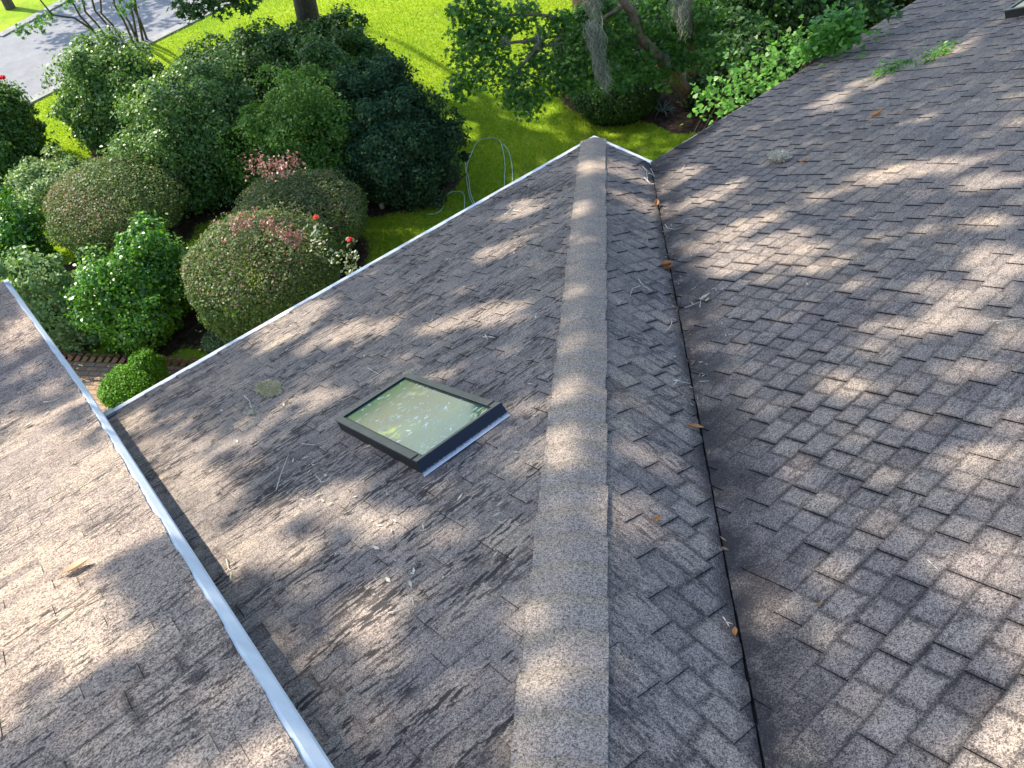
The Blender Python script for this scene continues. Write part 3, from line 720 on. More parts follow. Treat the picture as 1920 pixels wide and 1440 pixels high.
moss_tree = thing('moss_tree', ground(1296, 190), 'leaning tree hung with moss that spreads lobed leaves over the lawn', 'tree')
tb = ground(1296, 190); k1 = px(1243, 115, 16.6); k2 = px(1200, 70, 16.2); k3 = px(1170, 5, 15.6)
mb = MB(); mb.tube([tb-np.array([0, 0, .1]), tb*.7+k1*.3+np.array([.03, 0, .02]), k1, k2], [.16, .135, .11, .085], 10)
mb.tube([k2, k2*.5+k3*.5+np.array([.05, .05, .1]), k3, k3+np.array([-1.2, .9, 2.6]), k3+np.array([-2.0, 1.8, 5.2])], [.085, .075, .07, .06, .045], 8)
up = tb+np.array([.18, .12, 0]); k4 = px(1290, 60, 17.0); mb.tube([up-np.array([0, 0, .1]), up*.5+k4*.5, k4, k4+np.array([.3, .5, 3.4]), k4+np.array([.2, 1.6, 6.5])], [.12, .10, .09, .08, .06], 9)
mb.build('trunk', M_BARK2, moss_tree)
cl = [((862, 22), 15.8), ((885, 58), 15.5), ((915, 25), 15.8), ((950, 40), 15.6), ((985, 22), 15.8), ((868, 108), 15.2), ((900, 145), 15.0), ((930, 112), 15.2), ((968, 140), 15.0), ((1005, 100), 15.4),
      ((1040, 150), 15.2), ((905, 92), 15.3), ((958, 178), 14.8), ((1000, 172), 14.9), ((1068, 120), 15.4), ((1085, 80), 15.6), ((1120, 95), 15.8), ((1145, 55), 15.8), ((1180, 118), 16.2), ((1205, 40), 16.2),
      ((1238, 92), 16.6), ((1090, 25), 15.9), ((1135, 12), 15.9), ((1215, 130), 16.4), ((1015, 60), 15.6), ((1050, 40), 15.7), ((860, 165), 14.9), ((1160, 150), 15.8), ((1250, 40), 16.8), ((1110, 150), 15.4),
      ((1290, 30), 17), ((1320, 70), 17), ((1270, 110), 16.8), ((1225, 5), 16.4), ((990, 198), 14.7), ((930, 60), 15.5)]
ctr = [px(u, v, d) for (u, v), d in cl]
ctr += [px(u, v, d) for u, v, d in ((1180, 30, 16.4), (1220, 60, 16.6), (1260, 75, 16.8), (1300, 5, 17.2), (1335, 30, 17.2), (1310, 110, 16.8), (1345, 95, 17), (1170, 85, 16), (1200, 110, 16.2), (1245, 140, 16.5), (1130, 130, 15.6), (1275, 50, 17), (1150, 20, 16), (1090, 55, 15.7), (1065, 160, 15.2), (1100, 120, 15.5), (870, 60, 15.5), (900, 0, 15.9), (1020, 130, 15.2))]
P_, N_ = tree_cluster(ctr, 210, .33)
leaves('crown', P_, N_, .088, 'star', LM['sweet'], moss_tree, .7)
mb = MB()
for (ua, va, da), (ub, vb, db) in (((1200, 70, 16.2), (1010, 75, 15.5)), ((1190, 75, 16.1), (1040, 32, 15.7)), ((1225, 95, 16.4), (1005, 88, 15.3)), ((1010, 75, 15.5), (870, 110, 15.2)), ((1040, 32, 15.7), (890, 40, 15.6)), ((1005, 88, 15.3), (950, 175, 14.8)), ((1170, 10, 15.7), (1100, 60, 15.5))):
    mb.tube(curve(px(ua, va, da), px(ub, vb, db), .05), [.035, .032, .028, .024, .02, .016, .012], 6)
mb.build('branch', M_BARK2, moss_tree)

oak_b = ground(592, 105)
oak = thing('oak_tree', oak_b, 'big oak with a thick dark trunk rising out of the shrub border', 'tree')
ot = px(563, -40, 21.0)
mb = MB(); mb.tube([oak_b-np.array([0, 0, .1]), oak_b*.85+ot*.15, oak_b*.5+ot*.5, ot, ot+np.array([-.6, -.2, 3]), ot+np.array([-1.5, -.6, 6.5])], [.40, .30, .27, .25, .24, .18], 12)
fork = ot+np.array([-.6, -.2, 3])

# ---- sun gaps shaped into the unseen crowns, as patches on the roof and lawn (u, v, ru, rv, slant, strength)
LIT = [
 # upper left roof
 (150, 1000, 330, 150, 25, 1), (510, 1370, 150, 110, 40, 1), (40, 1060, 330, 250, 25, 1), (45, 625, 75, 32, 25, 1), (120, 725, 60, 14, 20, .8), (60, 700, 60, 10, 15, .6), (120, 960, 260, 100, 20, 1), (60, 1090, 300, 110, 25, 1), (330, 1080, 130, 70, 35, .9), (50, 1230, 150, 70, 30, .9), (510, 1330, 130, 90, 40, 1), (470, 1430, 130, 60, 30, .8), (220, 900, 60, 60, 20, 1), (150, 840, 70, 14, 12, .7),
 # lower slope
 (252, 792, 45, 20, 28, 1), (312, 858, 62, 48, 30, 1), (440, 842, 58, 22, 22, .8), (425, 905, 42, 18, 28, .9), (375, 965, 70, 45, 40, 1), (440, 1035, 90, 45, 30, 1), (530, 960, 70, 30, 30, .9), (628, 945, 70, 34, 28, 1), (715, 992, 55, 38, 20, 1), (575, 1030, 55, 26, 28, .9), (690, 1140, 75, 42, 25, 1), (705, 1185, 55, 42, 30, 1), (600, 1100, 45, 18, 28, .6), (620, 1290, 40, 32, 35, 1), (650, 1335, 40, 40, 35, .9),
 (545, 612, 85, 24, 30, 1), (625, 632, 75, 20, 22, .9), (700, 620, 60, 18, 20, .8), (590, 700, 55, 12, 25, .5), (830, 612, 60, 14, 12, .9), (905, 588, 75, 16, 14, 1), (950, 600, 50, 12, 5, .8), (870, 540, 70, 12, 22, .6), (940, 470, 55, 16, 22, .9), (985, 390, 60, 14, 25, .8), (1010, 430, 50, 10, 20, .5), (555, 765, 70, 22, 24, .8), (640, 740, 50, 12, 25, .5),
 (960, 842, 62, 26, -8, .8), (905, 880, 60, 20, 15, .7), (990, 765, 40, 22, 5, .9), (930, 725, 40, 10, 10, .5), (850, 1010, 45, 22, 25, .5), (840, 700, 40, 10, 15, .5), (740, 690, 40, 10, 25, .6),
 # hip cap
 (1105, 318, 26, 16, 0, 1), (1098, 395, 34, 14, 0, .9), (1090, 455, 34, 12, 0, .5), (1085, 545, 36, 22, 0, .7), (1082, 640, 40, 20, 0, .8), (1075, 735, 46, 26, 0, .9), (1072, 850, 55, 42, 0, 1), (1060, 960, 55, 22, 0, .8), (1045, 1160, 60, 24, 0, .5), (1040, 1265, 75, 50, 0, 1), (1030, 1400, 80, 40, 0, .6),
 # narrow slope
 (1175, 322, 50, 16, -20, 1), (1200, 385, 70, 13, -25, 1), (1160, 455, 30, 12, -25, .5), (1155, 560, 26, 16, -30, .5), (1160, 760, 40, 26, -30, .8), (1175, 845, 55, 30, -35, 1), (1250, 880, 45, 24, -35, .9), (1185, 965, 60, 34, -30, 1), (1240, 1025, 45, 26, -35, .9), (1150, 1010, 40, 30, -30, .9), (1190, 1390, 70, 50, -30, .9), (1140, 1330, 30, 40, 0, .7), (1210, 1130, 40, 20, -35, .5),
 # main slope
 (1262, 338, 46, 16, 25, 1), (1320, 372, 75, 13, 22, 1), (1255, 400, 40, 10, 10, .8), (1375, 440, 90, 20, 20, 1), (1420, 478, 115, 34, 12, 1), (1350, 500, 50, 14, 15, .9), (1490, 508, 85, 14, 10, .8), (1590, 348, 85, 12, 22, .8), (1680, 325, 70, 13, 15, .9), (1770, 312, 75, 16, 12, 1), (1860, 338, 75, 18, 5, 1), (1560, 188, 55, 9, 22, .9), (1620, 160, 60, 10, 18, .8), (1800, 88, 60, 9, 22, .7), (1555, 205, 30, 6, 15, .8), (1705, 230, 60, 8, 18, .5),
 (1870, 500, 70, 40, 10, 1), (1800, 560, 90, 22, 5, .8), (1720, 612, 110, 18, 4, 1), (1640, 655, 60, 14, 5, .7), (1560, 620, 40, 12, 10, .6), (1330, 620, 50, 16, 5, .6), (1620, 728, 75, 18, 0, .9), (1540, 720, 50, 14, 0, .5), (1820, 690, 70, 20, -5, .7), (1900, 620, 40, 20, 0, .8), (1740, 790, 60, 16, -8, .5), (1320, 655, 30, 14, 10, .7), (1600, 975, 60, 22, -15, .7), (1430, 1120, 50, 40, -20, .7), (1490, 1180, 40, 22, -20, .5), (1880, 900, 70, 60, -15, .9), (1860, 1060, 90, 70, -15, 1), (1780, 1010, 50, 24, -15, .8), (1770, 1180, 60, 24, -15, .6), (1900, 1180, 50, 40, 0, .9), (1600, 1300, 60, 30, -20, .5), (1500, 900, 60, 16, -10, .5), (1860, 240, 70, 10, 12, .6), (1840, 420, 60, 12, 8, .7), (1700, 440, 80, 10, 10, .5), (1640, 540, 60, 12, 5, .5), (1880, 780, 60, 20, -5, .7), (1700, 880, 60, 18, -10, .5),
]
LIT = np.array(LIT, float)
def patch(U, V, L):
    out = np.zeros(len(U))
    for (cu, cv, ru, rv, sl, st) in L:
        a = math.radians(-sl); dx, dy = U-cu, V-cv
        p = (dx*math.cos(a)+dy*math.sin(a))/ru; q = (-dx*math.sin(a)+dy*math.cos(a))/rv
        out = np.maximum(out, np.clip(st*1.1, 0, 1)*np.clip(1.75-(p*p+q*q)*1.05, 0, 1))
    return out
def vnoise(X, sc, seed):
    rg = np.random.default_rng(seed); w = rg.normal(size=(24, 3))*sc; ph = rg.uniform(0, 6.28, 24)
    return np.sin(X@w.T+ph).mean(axis=1)*3
SPR = {'oak': ([], []), 'moss': ([], [])}
def add_shade(X, lit, near, far, which, rep=2, spread=.025):
    keep = RNG.random(len(X)) > lit
    X = X[keep]
    for _ in range(rep):
        k = RNG.uniform(near, far, len(X))
        Q = X+SUN*k[:, None]+RNG.normal(size=X.shape)*spread
        SPR[which][0].append(Q); SPR[which][1].append(np.tile(SUN, (len(Q), 1)))
def plane_grid(pl, a0, a1, s0, s1, st):
    A, S = np.meshgrid(np.arange(a0, a1, st), np.arange(s0, s1, st)); A = A.ravel()+RNG.uniform(-.5, .5, A.size)*st; S = S.ravel()+RNG.uniform(-.5, .5, S.size)*st
    return pl.O+A[:, None]*pl.ea+S[:, None]*pl.es, A, S
def roof_lit(X):
    q = proj(X); ok = (q[:, 2] > .2) & (q[:, 0] > -60) & (q[:, 0] < 1980) & (q[:, 1] > -40) & (q[:, 1] < 1500)
    l = patch(q[:, 0], q[:, 1], LIT)
    o = np.clip(.25+vnoise(X, 2.2, 3)*1.2, 0, 1)
    sm = np.clip(.07*vnoise(X, 4.5, 5), 0, .12)
    return np.where(ok, np.maximum(l, sm), o)
X, A, S = plane_grid(PL, -7.3, 0, 0, 7.5, .098); k_ = (A < -S*CT+.05); add_shade(X[k_], roof_lit(X[k_]), 12, 17, 'oak')
X, A, S = plane_grid(PM, -9, 0, 0, 7.5, .098); k_ = (A < -S*CT) & (A > -1-S*CT); add_shade(X[k_], roof_lit(X[k_]), 12, 17, 'oak')
X, A, S = plane_grid(PR, -7, 15.5, 0, 7.0, .108); k_ = (A > -S*CT); X = X[k_]; l = roof_lit(X); w = X[:, 0] < 3
add_shade(X[w], l[w], 12, 17, 'oak'); add_shade(X[~w], l[~w], 12, 17, 'moss')
X, A, S = plane_grid(PU, -10, -7.0, 0, 7.5, .098); add_shade(X, roof_lit(X), 12, 17, 'oak')
X, A, S = plane_grid(PF, -9, -6.9, -SF, 0, .098); add_shade(X, roof_lit(X), 12, 17, 'oak')
# lawn and undergrowth
def inpoly(U, V, poly):
    c = np.zeros(len(U), bool); n = len(poly)
    for i in range(n):
        (x0, y0), (x1, y1) = poly[i], poly[(i+1) % n]
        if y0 == y1: continue
        c ^= ((y0 > V) != (y1 > V)) & (U < (x1-x0)*(V-y0)/(y1-y0)+x0)
    return c
LAWN_SHADE = [(650, 30), (700, 80), (740, 120), (800, 165), (825, 195), (870, 190), (1000, 165), (1060, 150), (1420, 150), (1420, 560), (1100, 560), (560, 560), (520, 420), (560, 260), (600, 120)]
LAWN_LIT = np.array([(905, 228, 26, 12, 10, .9), (960, 222, 22, 10, 20, .6), (1012, 212, 34, 16, 15, 1), (1020, 240, 22, 10, 15, .8), (990, 255, 20, 12, 20, .8), (1004, 258, 14, 10, 0, .8), (930, 275, 20, 9, 10, .6), (970, 290, 16, 9, 15, .5), (1006, 316, 12, 8, 0, .9), (880, 250, 16, 8, 20, .6), (925, 255, 14, 8, 20, .7), (1050, 180, 10, 8, 0, 1), (965, 240, 12, 8, 30, .8), (935, 330, 10, 8, 0, .5), (855, 215, 26, 10, 30, .7), (830, 415, 8, 5, 0, .8), (1090, 250, 16, 8, 20, .4)], float)
g0 = np.arange(-7, 15, .15); g1 = np.arange(-.5, 15, .15); GX, GY = np.meshgrid(g0, g1)
X = np.c_[GX.ravel()+RNG.uniform(-.07, .07, GX.size), GY.ravel()+RNG.uniform(-.07, .07, GX.size), np.full(GX.size, ZG)]
q = proj(X); k_ = inpoly(q[:, 0], q[:, 1], LAWN_SHADE); X = X[k_]; q = q[k_]
add_shade(X, np.maximum(patch(q[:, 0], q[:, 1], LAWN_LIT), .05), 13.5, 18, 'oak', 2, .05)
g0 = np.arange(4, 26, .34); g1 = np.arange(-1, 14, .34); GX, GY = np.meshgrid(g0, g1)
X = np.c_[GX.ravel(), GY.ravel(), np.full(GX.size, ZG+1.2)]+RNG.normal(size=(GX.size, 3))*.1
q = proj(X); k_ = (q[:, 0] > 1120) & (X[:, 1] > -1) & (q[:, 1] > -160) & (X[:, 1] < X[:, 0]*.9+3); X = X[k_]
add_shade(X, np.clip(.14+.5*vnoise(X, 1.6, 9), .04, .8), 12, 16, 'moss', 3, .16)
for key, root, size in (('oak', oak, .20), ('moss', moss_tree, .21)):
    P_ = np.concatenate(SPR[key][0]); N_ = np.concatenate(SPR[key][1])
    keep = P_[:, 2] > 6.0
    leaves('crown', P_[keep], N_[keep], size, 'spray', LM['oak'], root, .35)  # unseen sprays set along sun rays; crown shaped to cast the shade
P_ = np.concatenate(SPR['oak'][0]); idx = RNG.choice(len(P_), 9, replace=False)
for i_ in idx:
    e_ = P_[i_]; m_ = fork*.5+e_*.5+np.array([0, 0, 1.2])
    mb.tube([fork, fork*.6+m_*.4+np.array([0, 0, .5]), m_, m_*.4+e_*.6+np.array([0, 0, .4]), e_], [.16, .12, .09, .05, .02], 6)
mb.build('trunk', M_BARK, oak)

# crape myrtle stems by the road, foliage above the frame with a few hanging sprays
cb = ground(236, 82)
crape = thing('crape_myrtle', cb, 'many stemmed small tree fanning up in front of the road', 'tree')
mb = MB(); tips = []
for (ub, u1, v1, u2, v2) in ((176, 150, 30, 118, -30), (190, 160, 22, 145, -40), (205, 178, 20, 160, -50), (232, 215, 10, 205, -50), (240, 228, 20, 214, -45), (240, 246, 15, 252, -50), (250, 256, 20, 248, -40), (258, 252, 18, 256, -50), (182, 140, 34, 98, 28), (215, 190, 25, 186, -40)):
    b_ = cb+np.array([(ub-218)*.012, -(ub-218)*.009, 0]); p1 = px(u1, v1, 25.2); p2 = px(u2, v2, 24.6)
    mb.tube([b_, b_*.5+p1*.5+np.array([.03, 0, .1]), p1, p2, p2+np.array([random.uniform(-.5, .5), random.uniform(-.5, .5), 1.6])], [.035, .03, .025, .02, .012], 6)
    tips.append(p2+np.array([random.uniform(-.4, .4), random.uniform(-.4, .4), 1.7]))
mb.build('trunk', M_BARK, crape)
P_, N_ = tree_cluster(tips+[px(90, 30, 25), px(70, 46, 25.2), px(232, 14, 24.8), px(250, -5, 24.6), px(130, 2, 25), px(40, 58, 25.5)], 60, .34)
leaves('crown', P_, N_, .10, 'star', LM['sweet'], crape, .8)
# low oak bough with starry leaves at the top edge
P_, N_ = tree_cluster([px(u, v, 19.5) for u, v in ((335, 8), (345, 26), (372, 18), (395, 8), (415, 20), (440, 6), (462, 14), (380, -12), (430, -10), (470, -5), (350, -10))], 45, .24)
leaves('crown', P_, N_, .13, 'star', LM['dark'], oak, .7)
mb = MB(); mb.tube(curve(px(560, -30, 20.8), px(345, 10, 19.5), -.03), [.06, .05, .045, .035, .03, .02, .012], 6); mb.build('branch', M_BARK, oak)
# small street tree on the far lawn
sb = ground(20, 16); st_ = thing('street_tree', sb, 'thin trunked tree on the sunny lawn across the road', 'tree')
mb = MB(); mb.tube([sb, sb+np.array([0, .05, 1]), sb+np.array([-.2, .3, 3.6])], [.16, .12, .1], 8); mb.build('trunk', M_BARK, st_)
P_, N_ = tree_cluster([sb+np.array([random.uniform(-1.6, 1.6), random.uniform(-1, 2), random.uniform(4, 7)]) for _ in range(20)], 60, .7)
leaves('crown', P_, N_, .2, 'spray', LM['sweet'], st_, .8)

# Spanish moss
M_MOSS = leaf_mat('spanish_moss', [(.16, .17, .12), (.26, .27, .20), (.36, .37, .29)], .9, .1, .3, (1.1, 1.1, .9))
def moss(u0, v0, u1, v1, d, w, n, label):
    a, b = px(u0, v0, d), px(u1, v1, d-.15); root = None
    mb = MB(); L = np.linalg.norm(a-b); R0_ = ROT[0]; F0 = ROT[2]
    for i in range(n):
        f0 = abs(random.gauss(0, .22)); f1 = min(1, f0+random.uniform(.15, .55))
        p = a+(b-a)*f0+R0_*random.gauss(0, w)*(1-f0*.7)+F0*random.gauss(0, w)
        m = 6; pts = []
        tw = random.uniform(0, 6.28)
        for k in range(m+1):
            g = k/m; pts.append(p+(b-a)*(f1-f0)*g+R0_*(.02*math.sin(tw+g*9)+random.gauss(0, .007))*(1+g)+np.array([0, 0, -.02*g]))
        ww = random.uniform(.004, .009); sd = unit(R0_*random.uniform(-1, 1)+F0*random.uniform(-1, 1))
        for k in range(m):
            h0 = ww*(1-k/m*.7); h1 = ww*(1-(k+1)/m*.7)
            mb.poly([pts[k]-sd*h0, pts[k]+sd*h0, pts[k+1]+sd*h1, pts[k+1]-sd*h1], 0, None, random.random())
    tag(mb.build('spanish_moss', M_MOSS), label, 'moss', 'moss hanging from the leaning tree')
moss(1108, 40, 1128, 148, 15.1, .075, 300, 'longest grey moss beard hanging in front of the round bushes')
moss(1122, 110, 1143, 186, 15.1, .07, 180, 'narrow shaded moss strand below the longest beard')
moss(1112, -20, 1116, 60, 15.4, .08, 200, 'moss tuft at the top edge above the longest beard')
moss(1274, -30, 1280, 78, 16.0, .075, 300, 'thick pale moss column beside the upright trunk')
moss(1008, 62, 1012, 112, 15.4, .03, 60, 'thin moss wisp over the bright lawn')
moss(946, 68, 950, 104, 15.4, .04, 60, 'short moss wisp on the outermost branch')
moss(880, 74, 884, 100, 15.4, .03, 90, 'small moss clump on the outer leaves over bright lawn')
moss(1250, 100, 1254, 130, 16.5, .02, 50, 'moss thread above the leaning trunk')

# vines along the edge of the main roof
VINES = [((1345, 195), (1440, 130), 290, .27, 'vine', 'bright leafy vine climbing over the nearest stretch of main roof edge'),
         ((1425, 128), (1520, 88), 240, .25, 'vine', 'vine with upright shoots along the middle of the main roof edge'),
         ((1530, 112), (1630, 100), 260, .17, 'vine', 'low vine creeping onto the shingles in the middle of the roof edge'),
         ((1610, 98), (1728, 76), 420, .20, 'vine', 'sunlit pale green vine lying on the main roof edge'),
         ((1700, 60), (1800, 35), 240, .22, 'woods', 'dark vine leaves over the far part of the roof edge')]
for (ua, va), (ub, vb), n, rr, mt, lab in VINES:
    a = PR.at(ua, va, .02); b = PR.at(ub, vb, .02); a[1] = max(a[1], -1.35); b[1] = max(b[1], -1.35)
    root = thing('vine', a, lab, 'vine', 'vines along the main roof edge'); P_ = []; N_ = []; mb = MB()
    for k in range(n):
        f = random.random(); c = a+(b-a)*f
        q_ = c+np.array([random.gauss(0, .12), random.gauss(.12, rr), abs(random.gauss(0, rr*.55))])
        if q_[1] > -1: q_[2] -= random.uniform(0, .5)*(q_[1]+1)
        else: q_[2] = max(q_[2], (-1-q_[1])*T+.02)
        P_.append(q_); N_.append(np.array([random.gauss(0, .35)-.2, random.gauss(0, .35), 1]))
    for k in range(5):
        f = k/4; c = a+(b-a)*f; mb.tube([c+np.array([0, .5, -.8]), c+np.array([.05, .25, -.2]), c+np.array([.12, .05, .1+random.uniform(0, rr)])], [.008, .007, .004], 5)
    for _ in range(7):
        c = a+(b-a)*random.random()+np.array([0, random.uniform(0, .3), .02]); t_ = c+np.array([random.gauss(0, .1), random.gauss(0, .1), random.uniform(.15, .4)])
        mb.tube([c, t_], [.005, .003], 4)
        for j in range(6):
            P_.append(c+(t_-c)*(j+1)/6+np.array([random.gauss(0, .05), random.gauss(0, .05), 0])); N_.append(np.array([random.gauss(0, .6), random.gauss(0, .6), .8]))
    leaves('foliage', np.array(P_), np.array(N_), .088, 'heart', LM[mt], root, .35, 1.0)
    mb.build('stem', M_STEM, root)
for (u, v, r_, n, lab) in ((1668, 133, .16, 130, 'feathery green sprig lying on the shingles below the vine'), (1758, 103, .16, 130, 'tuft of bright green leaves on the shingles near the far vine')):
    c = PR.at(u, v, .02); root = thing('vine_sprig', c, lab, 'vine', 'vine sprigs on the shingles'); P_ = []; N_ = []
    for _ in range(n):
        a_, s_ = random.gauss(0, r_), random.gauss(0, r_*.5); P_.append(c+PR.ea*a_+PR.es*s_+PR.n*abs(random.gauss(.03, .04))); N_.append(PR.n+np.array([random.gauss(0, .4) for _ in range(3)]))
    leaves('foliage', np.array(P_), np.array(N_), .06, 'narrow', LM['vine'], root, .5, 1.6)
    mb = MB(); mb.tube([c-PR.ea*.3-PR.n*.0, c+PR.n*.02, c+PR.ea*.35+PR.es*.1+PR.n*.01], [.006, .005, .003], 5); mb.build('stem', M_STEM, root)

# strappy plant at the foot of the leaning tree
sp = ground(1243, 212); root = thing('strappy_plant', sp, 'grey green strap leafed plant beside the dark clipped bush', 'plant'); mb = MB()
for k in range(26):
    a_ = random.uniform(0, 6.28); L = random.uniform(.2, .4); d = np.array([math.cos(a_), math.sin(a_), 0]); sd = np.array([-d[1], d[0], 0])*.016
    pts = [sp+d*L*f+np.array([0, 0, .32*L*4*f*(1-f*.85)]) for f in (0, .25, .5, .75, 1)]
    for i in range(4):
        w0, w1 = 1-i*.2, 1-(i+1)*.22; mb.poly([pts[i]-sd*w0, pts[i]+sd*w0, pts[i+1]+sd*w1, pts[i+1]-sd*w1], 0, None, random.random())
mb.build('foliage', leaf_mat('strap_leaf', [(.08, .12, .08), (.16, .21, .15)], .5, .3, .2), root)

# ------------------------------------------------------------------ ground, road, walk
WOOD_C = np.array([(l[0], l[1], l[2]*1.05+.15) for l in WOODL]+[(5.7, 3.1, 1.2), (6.8, 2.2, 1.6), (5.2, 4.6, 1.3), (8, 1.5, 2), (10.5, 1.0, 2.2), (13.5, 1, 2.5), (17, 1.5, 3), (6.4, 5.2, 1.4)])
BED_C = np.array([(l[0], l[1], l[2]*.95-.13) for k, l in LB.items() if k not in ('I1', 'I2', 'J', 'N2')]+[(-6.9, 7.0, 1.2), (-5.6, 6.8, 1.4), (-4.4, 4.4, .8)])
def bedval(X):
    out = np.full(len(X), -9.0)
    for C_ in (WOOD_C, BED_C):
        for (cx, cy, cr) in C_: out = np.maximum(out, cr-np.hypot(X[:, 0]-cx, X[:, 1]-cy))
    return np.clip(.5+out/.5+.25*vnoise(np.c_[X[:, :2], X[:, :1]*0], 3, 4), 0, 1)
def ground_mat():
    t = NT('lawn_and_mulch'); p = t.pos()
    n1 = t.noise(p, .55, 4, .6); n2 = t.noise(p, 9, 5, .75); n3 = t.noise(t.vscale(p, 60, 60, 60), 1, 3, .8)
    g = t.ramp(n1, [(.3, (.15, .26, .016)), (.5, (.24, .35, .020)), (.7, (.35, .44, .034))])
    g = t.mix(t.mapr(n2, .40, .65, 0, .45), g, (.09, .15, .014))
    g = t.mix(t.mapr(t.noise(p, 1.6, 6, .75), .56, .70, 0, .7), g, (.24, .21, .08))
    g = t.mix(1.0, g, t.ramp(n3, [(.3, (.45, .45, .45)), (.7, (1.5, 1.5, 1.5))]), 'MULTIPLY')
    m = t.ramp(n2, [(.3, (.018, .012, .008)), (.5, (.045, .030, .020)), (.66, (.10, .070, .048)), (.78, (.13, .095, .065))])
    f = t.math('ADD', t.attr('bed'), t.math('MULTIPLY', t.math('SUBTRACT', n2, .5), .9))
    c = t.mix(t.mapr(f, .42, .58, 0, 1), g, m)
    return t.done(t.bsdf(c, .95, .1, n2, .8, .05))
nx, ny, stp = 200, 170, .18
xs = -14+np.arange(nx)*stp; ys = -2+np.arange(ny)*stp
GX, GY = np.meshgrid(xs, ys); gv = np.c_[GX.ravel(), GY.ravel(), np.full(GX.size, ZG)]
ii = (np.arange(ny-1)[:, None]*nx+np.arange(nx-1)[None, :]).ravel()
gf = np.c_[ii, ii+1, ii+nx+1, ii+nx]
x0, x1, y0, y1 = xs[0], xs[-1], ys[0], ys[-1]; F = 900.0
ring = [(-F, -F, ZG), (F, -F, ZG), (F, F, ZG), (-F, F, ZG)]
nv = len(gv); allv = np.vstack([gv, ring]); c00, c10, c11, c01 = 0, nx-1, ny*nx-1, (ny-1)*nx
faces = [tuple(int(q) for q in f) for f in gf]+[(nv, nv+1)+tuple(range(c10, c00-1, -1)), (nv+1, nv+2)+tuple(range(c11, c10-1, -nx)), (nv+2, nv+3)+tuple(range(c01, c11+1)), (nv+3, nv)+tuple(range(c00, c01+1, nx))]
me = bpy.data.meshes.new('ground'); me.from_pydata([tuple(v) for v in allv], [], faces)
bed = np.concatenate([bedval(gv), np.zeros(4)])
me.attributes.new('bed', 'FLOAT', 'POINT').data.foreach_set('value', bed.astype(np.float32))
me.materials.append(ground_mat()); tag(link('ground', me), kind='structure')
# grass
lo = np.array([-6.5, 1.6]); hi = np.array([14, 22])
def grass_pts(n):
    X = np.c_[RNG.uniform(-7, 13, n), RNG.uniform(1.2, 22, n), np.full(n, ZG)]
    q = proj(X); ok = (q[:, 0] > -20) & (q[:, 0] < 1450) & (q[:, 1] > -30) & (q[:, 1] < 560)
    X = X[ok]; return X[bedval(X) < .5]
RL = [ground(u, v)[:2] for u, v in ((52, 193), (402, 19))]; RU = [ground(u, v)[:2] for u, v in ((0, 70), (128, 0))]
def side(X, a, b): return (b[0]-a[0])*(X[:, 1]-a[1])-(b[1]-a[1])*(X[:, 0]-a[0])
X = grass_pts(420000); X = X[(side(X, RL[0], RL[1]) < -.1) & (X[:, 1] < 20-RNG.random(len(X))*6)]; X = X[~((X[:, 0] < -4.3) & (X[:, 1] < 5.6))]
n = len(X); a_ = RNG.uniform(0, 6.28, n); h = RNG.uniform(.03, .075, n); w = RNG.uniform(.005, .010, n)
le = np.c_[RNG.normal(0, .5, n), RNG.normal(0, .5, n), np.ones(n)]*h[:, None]; sd = np.c_[np.cos(a_), np.sin(a_), np.zeros(n)]*w[:, None]
V = np.stack([X-sd, X+sd, X+le], axis=1)
me = bpy.data.meshes.new('grass'); me.vertices.add(n*3); me.vertices.foreach_set('co', V.astype(np.float32).ravel()); me.loops.add(n*3); me.loops.foreach_set('vertex_index', np.arange(n*3, dtype=np.int32)); me.polygons.add(n); me.polygons.foreach_set('loop_start', np.arange(0, n*3, 3, dtype=np.int32)); me.update(calc_edges=True)
me.attributes.new('tone', 'FLOAT', 'FACE').data.foreach_set('value', np.clip(RNG.random(n)*.6+.2+.25*vnoise(X, 1.2, 8), 0, 1).astype(np.float32))
me.materials.append(leaf_mat('grass_blade', [(.155, .27, .014), (.25, .37, .018), (.37, .47, .032)], .6, .2, .45, (1.45, 1.35, .4))); me.validate()
tag(link('grass', me), kind='stuff')

def road_mat():
    t = NT('road_asphalt'); p = t.pos(); n2 = t.noise(p, 2.0, 5, .7); n3 = t.noise(p, 40, 3, .8)
    c = t.ramp(n2, [(.3, (.17, .175, .185)), (.6, (.215, .22, .23)), (.75, (.25, .25, .255))]); c = t.mix(1.0, c, t.ramp(n3, [(.3, (.75, .75, .75)), (.7, (1.2, 1.2, 1.2))]), 'MULTIPLY')
    return t.done(t.bsdf(c, .9, .2, n3, .2, .01))
d1 = unit(RL[1]-RL[0]); d2 = unit(RU[1]-RU[0])
pl_ = [RL[0]-d1*40, RL[1]+d1*60]; pu_ = [RU[0]-d1*40, RU[0], RU[1]+d2*60]
mb = MB(); mb.poly([(*pl_[0], ZG+.004), (*pl_[1], ZG+.004), (*pu_[2], ZG+.004), (*pu_[1], ZG+.004), (*pu_[0], ZG+.004)], 0); tag(mb.build('road', road_mat()), kind='structure')
mb = MB(); M_CONC = simple('concrete', (.23, .23, .225), .85, .2, 6, .25)
for (a, b, sgn) in ((pl_[0], pl_[1], 1), (pu_[0], pu_[1], -1), (pu_[1], pu_[2], -1)):
    d = unit(b-a); nrm = np.array([d[1], -d[0]])*sgn; L = np.linalg.norm(b-a)
    for k in range(int(L/3)):
        c = a+d*(k*3+1.5); mb.box((*(c+nrm*.03), ZG+.02), 1.494, .16, .03, [(*d, 0), (*nrm, 0), (0, 0, 1)], 0)
tag(mb.build('kerb', M_CONC), kind='structure')

